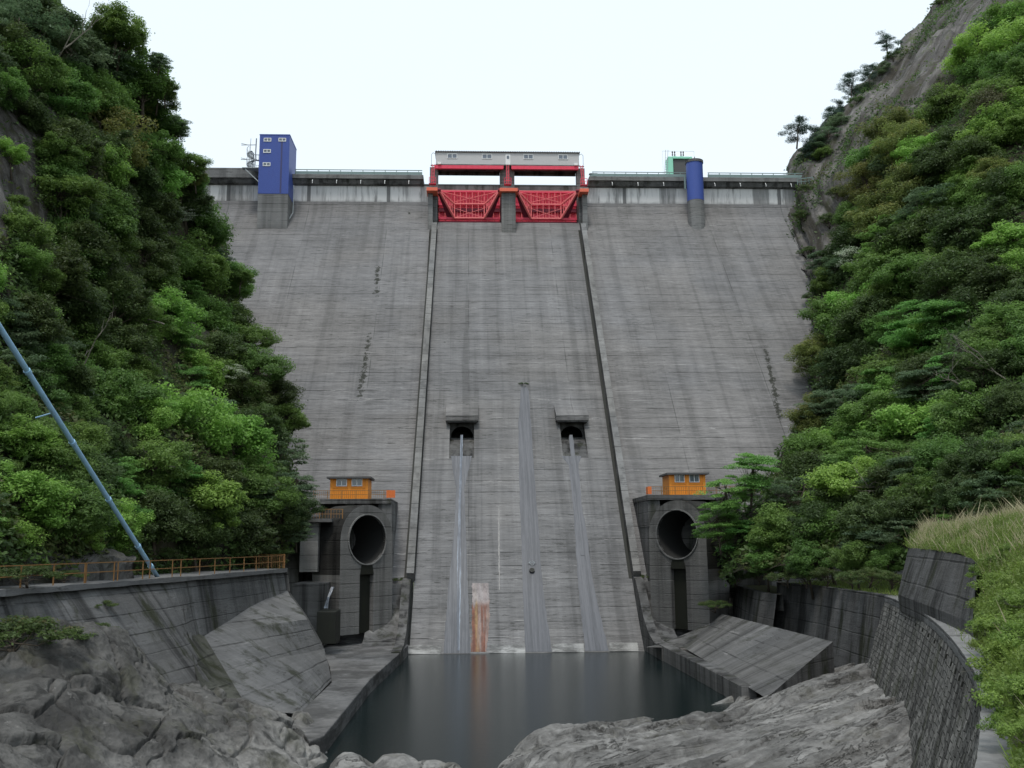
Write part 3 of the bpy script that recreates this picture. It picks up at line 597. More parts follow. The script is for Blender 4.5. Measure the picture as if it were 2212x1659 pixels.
for a, b in ((275, 1012), (1100, 1822)): 
    gx0, gx1 = Yp(zx(a), 360, GY)[0], Yp(zx(b), 360, GY)[0]; q = MB().box(gx0, gx1, GY-.1, GY+.25, z0-.75, z0-.13)
    for x in np.linspace(gx0, gx1, 12): q.box(x-.03, x+.03, GY-.18, GY-.1, z0-.74, z0-.14)
    q.box(gx0, gx1, GY-.22, GY+.3, z0-.82, z0-.75); q.build('girder', M['red'], hh)
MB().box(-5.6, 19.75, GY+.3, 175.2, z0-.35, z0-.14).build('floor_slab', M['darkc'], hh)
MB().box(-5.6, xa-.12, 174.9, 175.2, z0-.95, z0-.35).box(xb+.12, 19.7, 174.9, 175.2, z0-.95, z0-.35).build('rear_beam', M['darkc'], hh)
for x0 in (hA+.55, hB-.75): MB().box(x0-.2, x0+.4, GY-.5, GY-.1, z0-.1, z0+.3).build('floodlight', M['white'], hh)
for x0, s in ((hA, -1), (hB, 1)):
    q = MB().tube([(x0+s*.15, GY+.5, z0+2.2), (x0+s*.5, GY+.5, z0+2.45), (x0+s*.8, GY+.5, z0+2.1)], .05, 6); q.tube([(x0+s*.8, GY+.5, z0+2.1), (x0+s*.8, GY+.5, z0-.1)], .05, 6)
    q.bar((x0+s*.1, GY+.5, z0), (x0+s*.95, GY+.5, z0), .5, .06); q.build('side_platform', M['steel'], hh)
def ladder(x, yb, zb, xt, yt, zt, label, wide=.45):
    t = thing('access_ladder', label, 'ladder', (x, yb, zb), 'red ladders on the gate piers'); r_ = MB(); s_ = MB(); P = np.array([x, yb, zb], float); Q = np.array([xt, yt, zt], float); e = np.array([wide/2, 0, 0])
    r_.bar(P-e, Q-e, .09); r_.bar(P+e, Q+e, .09); r_.build('rails', M['red'], t)
    for k in range(1, 14): s_.bar(lerp(P, Q, k/14)-e, lerp(P, Q, k/14)+e, .06)
    s_.build('rungs', M['redlite'], t); c_ = MB()
    for i in (-.6, .6): c_.bar(P+np.array([i, -.5, -.2]), P+np.array([i, -.5, .9]), .07)
    for h in (.9, .4): c_.bar(P+np.array([-.6, -.5, h]), P+np.array([.6, -.5, h]), .07); c_.bar(P+np.array([-.6, -.5, h]), P+np.array([-.6, .4, h]), .06); c_.bar(P+np.array([.6, -.5, h]), P+np.array([.6, .4, h]), .06)
    c_.bar(P+np.array([-.65, 0, -.22]), P+np.array([.65, 0, -.22]), 1.0, .08); c_.build('landing', M['red'], t)
ladder(Yp(934, 400, 171)[0], 171.6, 75.7, Yp(936, 360, 171)[0], 171.8, z0-.1, 'red ladder with a caged landing on the left gate pier')
ladder(Yp(1097, 400, 171)[0], 171.6, 75.7, Yp(1097, 360, 171)[0], 171.9, z0-.1, 'red ladder with a caged landing on the centre gate pier')
ladder(Yp(1262, 400, 171)[0], 171.6, 75.7, Yp(1257, 360, 171)[0], 171.8, z0-.1, 'red slanting ladder with a caged landing on the right gate pier')

# ------------------------------------------------------------------ blue elevator tower
TY = 168.2; a = Yp(557, 418, TY); b = Yp(622.5, 418, TY); tz = Yp(595, 291.8, TY)[2]
bt = thing('elevator_tower', 'tall square blue elevator tower standing on the left part of the dam crest', 'tower', ((a[0]+b[0])/2, TY+2.5, a[2]))
x0, x1, zb0 = a[0], b[0], a[2]
MB().box(x0, x1, TY, 175, zb0, tz).build('wall', M['blue'], bt)
MB().box(x0-.05, x1+.05, TY-.05, 175.05, tz, tz+.15).build('roof_edge', M['blue'], bt)
zq = (TY-YT)/SL
MB().prism([(x0+.03, TY+.05, zq-1.6), (x0+.03, TY+.05, zb0), (x0+.03, 174, zb0), (x0+.03, 174, zq-1)], (x1-x0-.06, 0, 0)).build('concrete_base', M['trim'], bt)
for cx_, cz in ((578, 302), (610, 302), (577, 326.5), (576, 355)):
    p = Yp(cx_, cz, TY); window(bt, p[0]-.66, p[0]+.66, p[2]-.33, p[2]+.33, TY, .11, 1)
for k in range(1, 12): pass
MB().box(x0+3.75, x0+4.05, TY-.02, TY+.02, zb0+.1, tz-1.2).build('soot_streak', paint('sooty_blue', (.05, .055, .15), .6, .5, (.06, .05, .05)), bt)
rbs = MB()
for k in range(1, 22): x = x0+(x1-x0)*k/22; rbs.box(x-.02, x+.02, TY-.015, TY, zb0, tz)
rbs.build('cladding_ribs', M['blue'], bt)
dp = MB().tube([(x1+.35, TY+3, zb0+2.6), (x1+.5, TY+2.6, zb0+1.8), (x1+.45, TY+2.5, zb0-2.6), (x1+.1, TY+1.2, zb0-4.2)], .09, 6); dp.build('downpipe', M['steel'], bt)
# spiral stair beside the tower
sx = x0-1.5; sy = TY+2.2; szb = 77.4; szt = Yp(548, 330, sy)[2]
ss = thing('spiral_stair', 'grey steel spiral stair on the left side of the square blue tower', 'stair', (sx, sy, szb))
MB().tube([(sx, sy, szb), (sx, sy, szt)], .09, 8).build('centre_post', M['steel'], ss)
tr = MB(); hr = MB(); nst = 26; prev = None
for k in range(nst):
    t0 = k*.42; z = szb+(szt-szb)*k/nst; c_ = np.array([sx, sy, z]); d0 = np.array([math.cos(t0), math.sin(t0), 0]); d1 = np.array([math.cos(t0+.5), math.sin(t0+.5), 0])
    tr.prism([c_, c_+d0*1.15, c_+d1*1.15], (0, 0, .06)); p = c_+d0*1.15+np.array([0, 0, 1]); hr.bar(c_+d0*1.15, p, .04)
    if prev is not None: hr.bar(prev, p, .05)
    prev = p
tr.build('treads', M['steel'], ss); hr.build('handrail', M['steel'], ss)
for px, top in ((537.5, 299), (549.5, 299)):
    p = Yp(px, 378, TY+1); MB().tube([(p[0], TY+1, 77.2), (p[0]+.15, TY+1, Yp(px, top, TY+1)[2])], .11 if px > 540 else .05, 6).build('mast', M['steel'], ss)
q = MB()
for z in (78.9, 81.6): q.bar((sx-1.9, TY+1, z), (sx+.8, TY+1, z+.05), .1); q.bar((sx-1.9, TY+1, z+.3), (sx-.6, TY+1, z), .08)
q.bar((sx-1.5, TY+1, 77.2), (x0, TY+1, 77.2), 1.2, .12); q.bar((sx-1.0, TY+.6, 77.0), (x0, TY+.6, 74.6), .16); q.split('bracket', M['steel'], ss)

# ------------------------------------------------------------------ blue round tower
RY = 170.0; a = Yp(1489, 427, RY-1.6); b = Yp(1525, 427, RY-1.6); R_ = (b[0]-a[0])/2; cx_ = (a[0]+b[0])/2; ztop = Yp(1505, 354, RY)[2]; zj = Yp(1505, 427, RY-2)[2]
rt_ = thing('round_tower', 'round blue tower with a rim cap on the right part of the dam crest', 'tower', (cx_, RY, zj))
MB().tube([(cx_, RY, zj), (cx_, RY, ztop)], R_, 40).build('blue_shaft', M['blue'], rt_, smooth=False)
MB().tube([(cx_, RY, 60), (cx_, RY, zj)], R_*1.0, 40).build('concrete_shaft', M['trim'], rt_)
MB().tube([(cx_, RY, ztop), (cx_, RY, ztop+.45)], R_*1.08, 40).build('rim_cap', M['mid'], rt_)
MB().tube([(cx_-.2, RY, ztop+.45), (cx_-.1, RY, ztop+.9), (cx_+.15, RY, ztop+1.3)], .1, 6).build('vent', M['roofdark'], rt_)
MB().bar((cx_-R_-.1, RY+1, 77.2), (cx_-R_-.1, RY+1, 74.7), .3).build('cable_duct', M['teal'], rt_)
# gantry crane behind
CY = 176; g0, g1 = Yp(1443, 340, CY)[0], Yp(1492, 340, CY)[0]; zg0, zg1 = 77.3, Yp(1460, 341.5, CY)[2]
gc = thing('gantry_hoist', 'mint green gantry hoist with dark openings behind the round blue tower', 'crane', ((g0+g1)/2, CY, zg0))
zt1 = zg1-.5
q = MB().box(g0, g0+.95, CY, CY+2.5, zg0, zg1+.35).box(g1-.2, g1+.3, CY, CY+2.5, zg0, zg1+.35).box(g0+.95, g1-.2, CY, CY+2.5, zg1-.1, zg1+.35)
q.build('frame', M['mint'], gc, bevel=.08)
MB().box(g0+1.0, g1-.2, CY+.3, CY+2.2, zg0+2.2, zg1-.1).build('machinery_housing', M['roofdark'], gc, bevel=.15)
q = MB()
for x in (g0+1.1, (g0+g1)/2+.3, g1-.35): q.box(x-.12, x+.12, CY-.02, CY+.2, zg0+.3, zg0+2.2)
q.box(g0+.95, g1-.2, CY-.02, CY+.2, zg0+1.0, zg0+1.2); q.build('bracing', M['roofdark'], gc)
for k in (.35, .65):
    x = lerp(g0, g1, k); MB().box(x-.3, x+.3, CY+1, CY+1.6, zg1+.35, zg1+.8).build('bushing', M['mint'], gc)
q = MB(); zr = Yp(1460, 322, CY)[2]
for x in (g0-.8, g1+.9): q.bar((x, CY+1, zg0), (x, CY+1, zr), .06)
q.bar((g0-.8, CY+1, zr), (g1+.9, CY+1, zr), .06); q.build('wire_frame', M['white'], gc)
for k in (.3, .68):
    for e in (-.22, .22):
        x = lerp(g0, g1, k)+e; MB().tube([(x, CY+1, zr), (x, CY+1, zr-.25), (x, CY+1, zr-.5), (x, CY+1, zr-.75), (x, CY+1, zr-1)], [.05, .16, .07, .16, .05], 8).build('insulator', M['roofdark'], gc)
q = MB()
for e in (-.6, -.15): q.bar((g0+e-.3, CY, zg0), (g0+e+.2, CY, zg1+1.6), .07)
for k in range(12): q.bar((g0-.9+k*.04, CY, zg0+.4+k*.45), (g0-.4+k*.04, CY, zg0+.4+k*.45), .05)
q.build('ladder', M['steel'], gc)
p = Yp(1281, 372, 175); cbx = thing('control_cabinet', 'small grey-green control cabinet on the crest just right of the gates', 'cabinet', (p[0], 175, 77.3))
MB().box(p[0]-.6, p[0]+.6, 174.6, 175.3, 77.3, 78.85).build('housing', M['teal'], cbx, bevel=.05); MB().box(p[0]-.75, p[0]+.75, 174.5, 175.4, 78.85, 78.98).build('lid', M['steel'], cbx)
cr_ = thing('cliff_catwalk', 'pale handrail of a catwalk from the right crest end onto the cliff', 'railing', Yp(1722, 389, 171))
A_, B_ = Yp(1722, 387, 171), Yp(1756, 383, 169); q = MB().bar(A_, B_, .12); q.bar(A_-np.array([0, 0, .6]), B_-np.array([0, 0, .6]), .1); q.build('rails', M['teal'], cr_)
q = MB()
for k in range(5): P = lerp(A_, B_, k/4); q.bar(P-np.array([0, 0, 1.1]), P, .09)
q.build('posts', M['teal'], cr_)

# ------------------------------------------------------------------ valve huts with decks
def railing(t, pts, h=1.0, gap=1.2, mat=None, rails=(1., .5), bars=0, post=.07, gate_=None):
    mat = mat or M['rust']; r_ = MB()
    for a_, b_ in zip(pts[:-1], pts[1:]):
        a_, b_ = np.array(a_, float), np.array(b_, float)
        for k in rails: r_.bar(a_+np.array([0, 0, h*k]), b_+np.array([0, 0, h*k]), post*.8)
        if bars:
            L = np.linalg.norm(b_-a_)
            for s in np.arange(0, L, bars): p = lerp(a_, b_, s/L); r_.bar(p+np.array([0, 0, .05]), p+np.array([0, 0, h]), .03)
    r_.build('rails', mat, t)
    for a_, b_ in zip(pts[:-1], pts[1:]):
        a_, b_ = np.array(a_, float), np.array(b_, float); L = np.linalg.norm(b_-a_)
        for s in np.arange(0, L, gap): p = lerp(a_, b_, s/L); MB().bar(p, p+np.array([0, 0, h]), post).build('post', mat, t)
    p = np.array(pts[-1], float); MB().bar(p, p+np.array([0, 0, h]), post).build('post', mat, t)
def vx(zv, right): return (1327 if right else 553)+zv*.2889
def vy(zv): return 958.5+zv*.2889
def valve_house(right):
    s = 'right' if right else 'left'; YD = 114.5
    if not right: hx, dk, zr, zz_ = (555, 838, 262, 410), (480, 1012), 245, 412; wins = ((600, 680), (714, 795)); rx = (430, 1005)
    else: hx, dk, zr, zz_ = (411, 682, 232, 378), (245, 1100), 212, 380; wins = ((452, 526), (562, 637)); rx = (250, 1050)
    zd = Yp(vx(700, right), vy(zz_), YD)[2]; X = lambda v, yy=YD: Yp(vx(v, right), vy(330), yy)[0]
    YH = YD+1.4; zd2 = zd
    d = thing('valve_deck', f'concrete deck with dark openings below the {s} orange hut, behind the round tunnel mouth', 'platform', (X(700), YD+3, zd-4), 'concrete decks carrying the orange huts')
    x0, x1 = X(dk[0]), X(dk[1]); MB().box(x0, x1, YD, YD+13, zd-.55, zd).build('deck_slab', M['mid'], d)
    # bays below the slab
    if not right: cols = [(x0-.2, X(485)), (X(672), X(732)), (X(915), X(1015))]
    else: cols = [(X(250), X(340)), (X(522), X(580)), (X(760), X(900))]
    zlo = zd-3.6
    for a_, b_ in cols: MB().box(a_, b_, YD+.25, YD+10.5, zlo, zd-.55).build('pillar', M['mid'], d)
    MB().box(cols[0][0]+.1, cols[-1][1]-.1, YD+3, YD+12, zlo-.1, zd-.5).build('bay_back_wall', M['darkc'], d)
    MB().box(cols[0][0]+.04, cols[-1][1]-.04, YD+.3, YD+10.9, zlo-11, zlo).build('lower_wall', M['mid'], d)
    if right: MB().box(X(750), X(1150), YD+.4, YD+8, zlo-9, zlo).build('abutment', M['darkc'], d)
    h = thing('valve_hut', f'orange hut with two white-framed windows on the deck above the {s} round tunnel mouth', 'hut', (X((hx[0]+hx[1])/2), YH, zd), 'orange valve huts')
    a_, b_ = X(hx[0], YH), X(hx[1], YH); zt_ = Yp(vx(600, right), vy(hx[2]), YH)[2]
    w_ = MB().box(a_, b_, YH, YH+4, zd, zt_)
    w_.build('wall', M['orange'], h)
    bat = MB(); wd = (b_-a_)
    for k in range(1, 16): x = a_+wd*k/16; bat.box(x-.02, x+.02, YH-.025, YH, zd, zd+1.35)
    for x in (a_, a_+wd*.47, b_-.3): bat.box(x, x+.3, YH-.09, YH, zd, zt_)
    bat.box(a_, b_, YH-.06, YH, zd+1.32, zd+1.4); bat.build('battens', M['orange'], h)
    MB().box(a_-.35, b_+.35, YH-.6, YH+4.3, zt_, zt_+.22).build('roof', M['roofdark'], h)
    for wa, wb in wins: window(h, X(wa, YH), X(wb, YH), zd+1.5, zd+2.45, YH-.02, .08)
    rr = thing('deck_railing', f'rusty orange railing in front of the {s} orange hut', 'railing', (X(700), YD, zd), 'railings of the hut decks')
    railing(rr, [(X(rx[0]), YD+.1, zd), (X(rx[1]), YD+.1, zd)], .95, 1.6, M['rust'], bars=.22, post=.06)
    gx = X(975) if not right else X(250); q = MB().box(gx, gx+.07, YD+.1, YD+1.2, zd+.1, zd+.95); q.box(gx, gx+(1. if not right else .45), YD+.05, YD+.1, zd+.1, zd+.95); q.build('gate_panel', paint('orange_panel', (.7, .17, .04), .5, .3, (.3, .1, .05)), rr)
valve_house(False); valve_house(True)

# ------------------------------------------------------------------ round tunnel mouths
def portal(cpx, cpy, Yc, ang, s, Rh, label, zbot):
    C = Yp(cpx, cpy, Yc); n_ = np.array([math.sin(ang), -math.cos(ang), 0]); e = np.array([math.cos(ang), math.sin(ang), 0]); k = np.array([0, 0, 1.])
    t = thing('tunnel_mouth', label, 'tunnel outlet', (C[0], C[1], zbot), 'round concrete tunnel mouths')
    RO = Rh*1.42; nA = 32; L = 4.6
    out_ = []; inn = []
    for i in range(nA+1):
        th = math.pi*2*i/nA+math.pi/2*3
        inn.append(C+Rh*(e*math.cos(th)+k*math.sin(th)))
        c_, s_ = math.cos(th), math.sin(th)
        if s_ >= 0: out_.append(C+RO*(e*c_+k*s_))
        else:
            u_ = RO*np.clip(c_*1.6, -1, 1); out_.append(C+e*u_+k*(-RO))
    out_ = np.array(out_); inn = np.array(inn)
    body = MB(); body.grid(np.array([inn, out_]))                      # front ring
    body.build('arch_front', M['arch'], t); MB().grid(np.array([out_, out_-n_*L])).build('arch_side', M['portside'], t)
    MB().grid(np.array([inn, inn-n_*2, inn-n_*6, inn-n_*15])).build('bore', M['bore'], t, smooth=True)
    ring2 = C+(inn-C)*1.05
    MB().grid(np.array([inn-n_*.3, inn+n_*.13, ring2+n_*.13, ring2-n_*.1])).build('bore_rim', M['trim'], t, smooth=False)
    MB().add([p-n_*15 for p in inn[:-1]], [tuple(range(nA))]).build('bore_end', M['black'], t)  # black disc painted as the darkness down the bore
    # pedestal below, with a dark drainage slot
    b0 = C-k*RO; hw = RO; sw = .98; zz_ = zbot-C[2]
    def P(u_, v_, w_): return C+e*u_+n_*v_+k*w_
    ped = MB()
    for u0, u1 in ((-hw, -sw), (sw, hw)): ped.hexa([P(u0, 0, zz_), P(u1, 0, zz_), P(u1, -L*.8, zz_), P(u0, -L*.8, zz_)], [P(u0, 0, -RO), P(u1, 0, -RO), P(u1, -L, -RO), P(u0, -L, -RO)])
    ped.hexa([P(-sw, -.7, zz_), P(sw, -.7, zz_), P(sw, -L*.8, zz_), P(-sw, -L*.8, zz_)], [P(-sw, -.7, -RO), P(sw, -.7, -RO), P(sw, -L, -RO), P(-sw, -L, -RO)])
    ped.build('pedestal', M['arch'], t)
    MB().hexa([P(-sw, -.68, zz_), P(sw, -.68, zz_), P(sw, -.6, zz_), P(-sw, -.6, zz_)], [P(-sw, -.68, -Rh-.1), P(sw, -.68, -Rh-.1), P(sw, -.6, -Rh-.1), P(-sw, -.6, -Rh-.1)]).build('mossy_slot', M['black'], t)
    MB().add([P(-sw, .02, -RO), P(sw, .02, -RO), P(sw*.8, .02, -Rh*1.04), P(-sw*.8, .02, -Rh*1.04)], [(0, 1, 2, 3)]).build('mossy_stain', M['black'], t)
    return C, e, n_
a_ = math.radians(47)
CL = portal(793.5, 1165, 109.5, a_, -1, 2.62, 'round concrete tunnel mouth left of the spillway, facing the pool, below the left orange hut', 2.2)
CR = portal(1462.5, 1154, 109.5, -math.radians(45), 1, 2.62, 'round concrete tunnel mouth right of the spillway, beside the overhanging tree', 2.2)
# bits of concrete beside the left mouth
def pbox(name, px0, px1, py0, py1, Y, depth, mat, label, cat):
    a_, b_ = Yp(px0, py1, Y), Yp(px1, py0, Y); t = thing(name, label, cat, ((a_[0]+b_[0])/2, Y, a_[2])); MB().box(a_[0], b_[0], Y, Y+depth, a_[2], b_[2]).build('block', mat, t, bevel=.06); return t, a_, b_
t_, a1, b1 = pbox('buttress', 646, 688, 1128, 1236, 108, 6, M['trim'], 'pale streaked concrete buttress left of the left tunnel mouth', 'buttress')
MB().box(a1[0]-1.6, b1[0]+1.5, 107.2, 114, b1[2], b1[2]+.35).build('ledge_slab', M['mid'], t_)
rr = thing('ledge_railing', 'short rusty railing on the ledge above the pale buttress', 'railing', (a1[0]-1.5, 107.3, b1[2]+.35)); railing(rr, [(a1[0]-1.5, 107.3, b1[2]+.35), (b1[0]+2.6, 107.6, b1[2]+.35)], 1., 1.2, M['rust'], bars=.3)
pbox('abutment_block', 560, 648, 1140, 1290, 112, 8, M['mid'], 'rough weathered concrete abutment behind the end of the left walkway', 'abutment')
pbox('ledge_block', 628, 700, 1260, 1400, 103, 8, M['darkc'], 'low dark concrete ledge under the pale buttress', 'ledge')
pbox('drain_box', 683, 726, 1321, 1392, 99, 3.5, M['black'], 'small black mossy drain box at the foot of left tunnel mouth', 'drain box')
q = MB(); a_, b_ = Yp(716, 1268, 101), Yp(700, 1314, 100); 
for k in range(5): q.tube([a_+np.array([.06*k, 0, 0]), lerp(a_, b_, .5)+np.array([.04*k, -.1, .05]), b_+np.array([.08*k, 0, 0])], .035, 5)
props(q.build('water_spout', M['foam']), 'thin white water spout falling onto the small black drain box', 'water spout')

# ------------------------------------------------------------------ apron and pool walls
def slab(name, pts, z, zb, mat, label, cat, parts=None):
    c_ = np.mean([Zp(x, y, z) for x, y in pts], axis=0); t = thing(name, label, cat, (c_[0], c_[1], zb)); P = [Zp(x, y, z) for x, y in pts]
    MB().prism([(p[0], p[1], zb) for p in P], (0, 0, z-zb)).build('slab', mat, t, bevel=.08); return t, P
lt = [(882, 1392), (862, 1412), (800, 1466), (700, 1588), (668, 1602), (640, 1560), (648, 1538), (716, 1474), (712, 1440), (696, 1400), (740, 1385)]
slab('pool_apron', lt, 1.1, -3, M['apron'], 'flat pale concrete apron along the left side of the pool', 'apron')
wi = [Zp(x, y, 0) for x, y in ((1396, 1406), (1440, 1432), (1500, 1466), (1560, 1501), (1603, 1527))]
t = thing('pool_wall', 'low concrete wall along the right side of the pool', 'wall', (wi[2][0], wi[2][1], -2)); q = MB()
P0 = [(p[0], p[1], -3) for p in wi]+[(p[0]+1.15, p[1], -3) for p in wi[::-1]]; q.prism(P0, (0, 0, 4.45)); q.build('coping', M['mid'], t, bevel=.07)
# right inclined slab
tl, bl, br, trr = Zp(1559, 1326, 4.3), Zp(1478, 1399, 1.35), Zp(1655, 1508, 1.35), Zp(1799, 1386, 4.2)
t = thing('sloping_slab', 'inclined grey concrete slab rising from the right pool wall to the retaining wall', 'slab', V3(bl)); A = np.array([[lerp(lerp(bl, br, i/12), lerp(tl, trr, i/12), j/6) for i in range(13)] for j in range(7)])
MB().grid(A).build('sloping_face', M['slabc'], t)
MB().add([bl, tl, tl+np.array([.4, 4, -1]), bl+np.array([-2.3, 4.5, -.4]), bl+np.array([-1.2, .2, 0])], [(0, 1, 2, 3), (0, 3, 4)]).build('side_bevel', M['darkc'], t)
MB().add([br, trr, trr-np.array([0, 0, 4]), br-np.array([0, 0, 3])], [(0, 1, 2, 3)]).build('end_face', M['darkc'], t)
# ground between the blocks and the slab, right and left
for nm, pts, z in (('right_toe_floor', [(1395, 1398), (1480, 1400), (1600, 1300), (1560, 1240), (1400, 1300)], 1.3), ('left_toe_floor', [(700, 1402), (885, 1394), (860, 1300), (640, 1290), (650, 1330)], 1.0)):
    P = [Zp(x, y, z) for x, y in pts]; P = [(p[0], min(p[1], 121), z) for p in P]; structure(MB().add(P, [tuple(range(len(P)))]).build(nm, M['darkc']))

# ------------------------------------------------------------------ right retaining walls
def curve(pts, z, n_):
    A = np.array([Zp(x, y, z) for x, y in pts]); return resample(A[:, None, :], n_)[:, 0]
def wallstrip(b, C_, hgt, batter, thick, zb, sgn=1):
    T = np.gradient(C_, axis=0); T[:, 2] = 0; T /= np.linalg.norm(T, axis=1, keepdims=True); nn = np.stack([-T[:, 1], T[:, 0], 0*T[:, 0]], 1)*sgn
    low = C_+nn*batter*(C_[:, 2:3]-zb); low[:, 2] = zb
    rows_ = [low+(C_-low)*k/6 for k in range(7)]+[C_-nn*thick, np.c_[(C_-nn*thick)[:, :2], C_[:, 2]-1.5]]; b.grid(np.array(rows_)); return nn
C1 = curve([(1559, 1252), (1628, 1276), (1678, 1284)], 6.7, 12); C2 = curve([(1680, 1258), (1760, 1265), (1845, 1276), (1914, 1286)], 7.6, 20)
t = thing('retaining_wall', 'dark streaked concrete retaining wall with a stepped top above the sloping slab', 'wall', V3(C2[5]))
q = MB(); wallstrip(q, C1, 0, .18, .6, .5, -1); wallstrip(q, C2, 0, .18, .6, .5, -1); q.add([C2[0], C2[0]+np.array([.5, 2, 0]), C2[0]+np.array([.5, 2, -2]), C2[0]-np.array([0, 0, 2])], [(0, 1, 2, 3)])
e_ = C1[0]; q.add([e_, e_+np.array([.8, 6, 0]), e_+np.array([.8, 6, -6]), e_+np.array([-.3, -.3, -5])], [(0, 1, 2, 3)]); q.build('wall_face', M['darkc'], t)
C3 = curve([(1914, 1286), (1936, 1294), (1988, 1318), (2024, 1342), (2058, 1374), (2085, 1407), (2104, 1434), (2120, 1462), (2129, 1495), (2131, 1528), (2129, 1583), (2124, 1656), (2110, 1800)], 7.6, 90)
t = thing('curved_wall', 'long curved stone retaining wall sweeping round the rock slab at the right', 'wall', V3(C3[20]))
q = MB(); T = np.gradient(C3, axis=0); T[:, 2] = 0; T /= np.linalg.norm(T, axis=1, keepdims=True); nn = -np.stack([-T[:, 1], T[:, 0], 0*T[:, 0]], 1)
rows_ = []
for k in range(40):
    f_ = k/39; z = lerp(0.5, 7.15, f_); row = C3+nn*(.32*(7.6-z)); row[:, 2] = z; rows_.append(row)
G_ = np.array(rows_); G_ = resample(G_.swapaxes(0, 1), 360).swapaxes(0, 1)
arc_ = np.r_[0, np.cumsum(np.linalg.norm(np.diff(G_[-1], axis=0), axis=1))]; arc_ = np.tile(arc_, (G_.shape[0], 1)); G_ = displace(G_, .045, 2.6, 4, 8); q.grid(G_); sf = q.build('stone_face', M['masonry'], t); at = sf.data.attributes.new('arc', 'FLOAT', 'POINT'); at.data.foreach_set('value', arc_.ravel().astype(np.float32))
cp = MB(); a_ = C3+nn*.12; b_ = C3-nn*.75; lo = a_.copy(); lo[:, 2] -= .5; bo = b_.copy(); bo[:, 2] -= 1
P = displace(resample(np.array([lo, a_, b_, bo]).swapaxes(0, 1), 260).swapaxes(0, 1), .03, 2, 3, 3); cp.grid(P); cp.build('coping', M['trim'], t)
hol = MB()
for i in range(6, 44, 3): 
    p = C3[i]+nn[i]*.3; p2 = p.copy(); p2[2] = 6.9; p3 = p2.copy(); p3[2] = 6.72; hol.bar(p2+nn[i]*.0, p3+nn[i]*.06, .06, .06)
hol.split('weep_hole', M['black'], t)  # black bars paint the shade inside the holes
# upper short wall
T0, T1, T2_ = Dp(1962, 1183, 66), Dp(2040, 1191, 53), Dp(2113, 1214, 42); B0, B2 = Dp(1940, 1284, 64), Dp(2100, 1345, 41)
t = thing('upper_wall', 'short dark concrete retaining wall under the dry grass bank at the right', 'wall', V3(B0))
topc = resample(np.array([T0, T1, T2_])[:, None, :], 16)[:, 0]; botc = resample(np.array([B0, (B0+B2)/2, B2])[:, None, :], 16)[:, 0]
MB().grid(np.array([botc-np.array([0, 0, 1]), botc, (botc+topc)/2, topc, topc+np.array([.5, .5, 0]), topc+np.array([.5, .5, -2])])).build('wall_face', M['darkc'], t)
MB().add([T0, T0+np.array([3, 3, 0]), B0+np.array([3, 3, 0]), B0], [(0, 1, 2, 3)]).build('end_face', M['mid'], t)
# terrace
P = [V3(p) for p in list(C1[:]-np.array([0, 0, .12]))]; P2 = [(p[0]+.4, p[1], 7.42) for p in C2]+[(p[0]+.4, p[1], 7.42) for p in C3[:60]]
inner = [(a[0]+14, a[1]+14, 7.42) for a in P2]; structure(MB().grid(np.array([P2, inner])).build('terrace_path', M['soil']))
P3 = [(p[0]+.3, p[1], 6.58) for p in C1]; structure(MB().grid(np.array([P3, [(a[0]+6, a[1]+16, 6.58) for a in P3]])).build('terrace', M['soil']))
# grassy bank near right
rowsA = [[Dp(1962, 1186, 66), Dp(2040, 1194, 53), Dp(2113, 1217, 42), Dp(2128, 1330, 31.5), Dp(2150, 1420, 26), Dp(2172, 1510, 22), Dp(2192, 1610, 17.5), Dp(2200, 1800, 13)],
         [Dp(1978, 1166, 69), Dp(2060, 1160, 57), Dp(2140, 1175, 46), Dp(2180, 1270, 33), Dp(2200, 1380, 26), Dp(2235, 1480, 21), Dp(2260, 1590, 17), Dp(2300, 1800, 12.5)],
         [Dp(2000, 1152, 74), Dp(2090, 1140, 62), Dp(2190, 1128, 50), Dp(2260, 1170, 36), Dp(2310, 1250, 28), Dp(2360, 1340, 22), Dp(2420, 1460, 17), Dp(2480, 1700, 13)],
         [Dp(2020, 1160, 82), Dp(2140, 1150, 70), Dp(2290, 1110, 58), Dp(2420, 1080, 42), Dp(2500, 1110, 32), Dp(2560, 1170, 25), Dp(2650, 1310, 19), Dp(2750, 1600, 14)]]
BK = displace(loft(rowsA, 40, 90), .25, .5, 3, 4); structure(MB().grid(BK).build('grass_bank', M['soil'], smooth=True))
t = thing('path_slab', 'pale worn concrete path slab in the bottom right corner', 'path slab', V3(Zp(2170, 1650, 7.4)))
MB().prism([V3(Zp(x, y, 7.3)) for x, y in ((2133, 1622), (2230, 1628), (2300, 1760), (2128, 1760))], (0, 0, .12)).build('slab', M['trim'], t)
structure(MB().add([V3(Zp(x, y, 7.28)) for x, y in ((2134, 1500), (2190, 1500), (2330, 1640), (2400, 1900), (2100, 1900))], [(0, 1, 2, 3, 4)]).build('path', M['mid']))

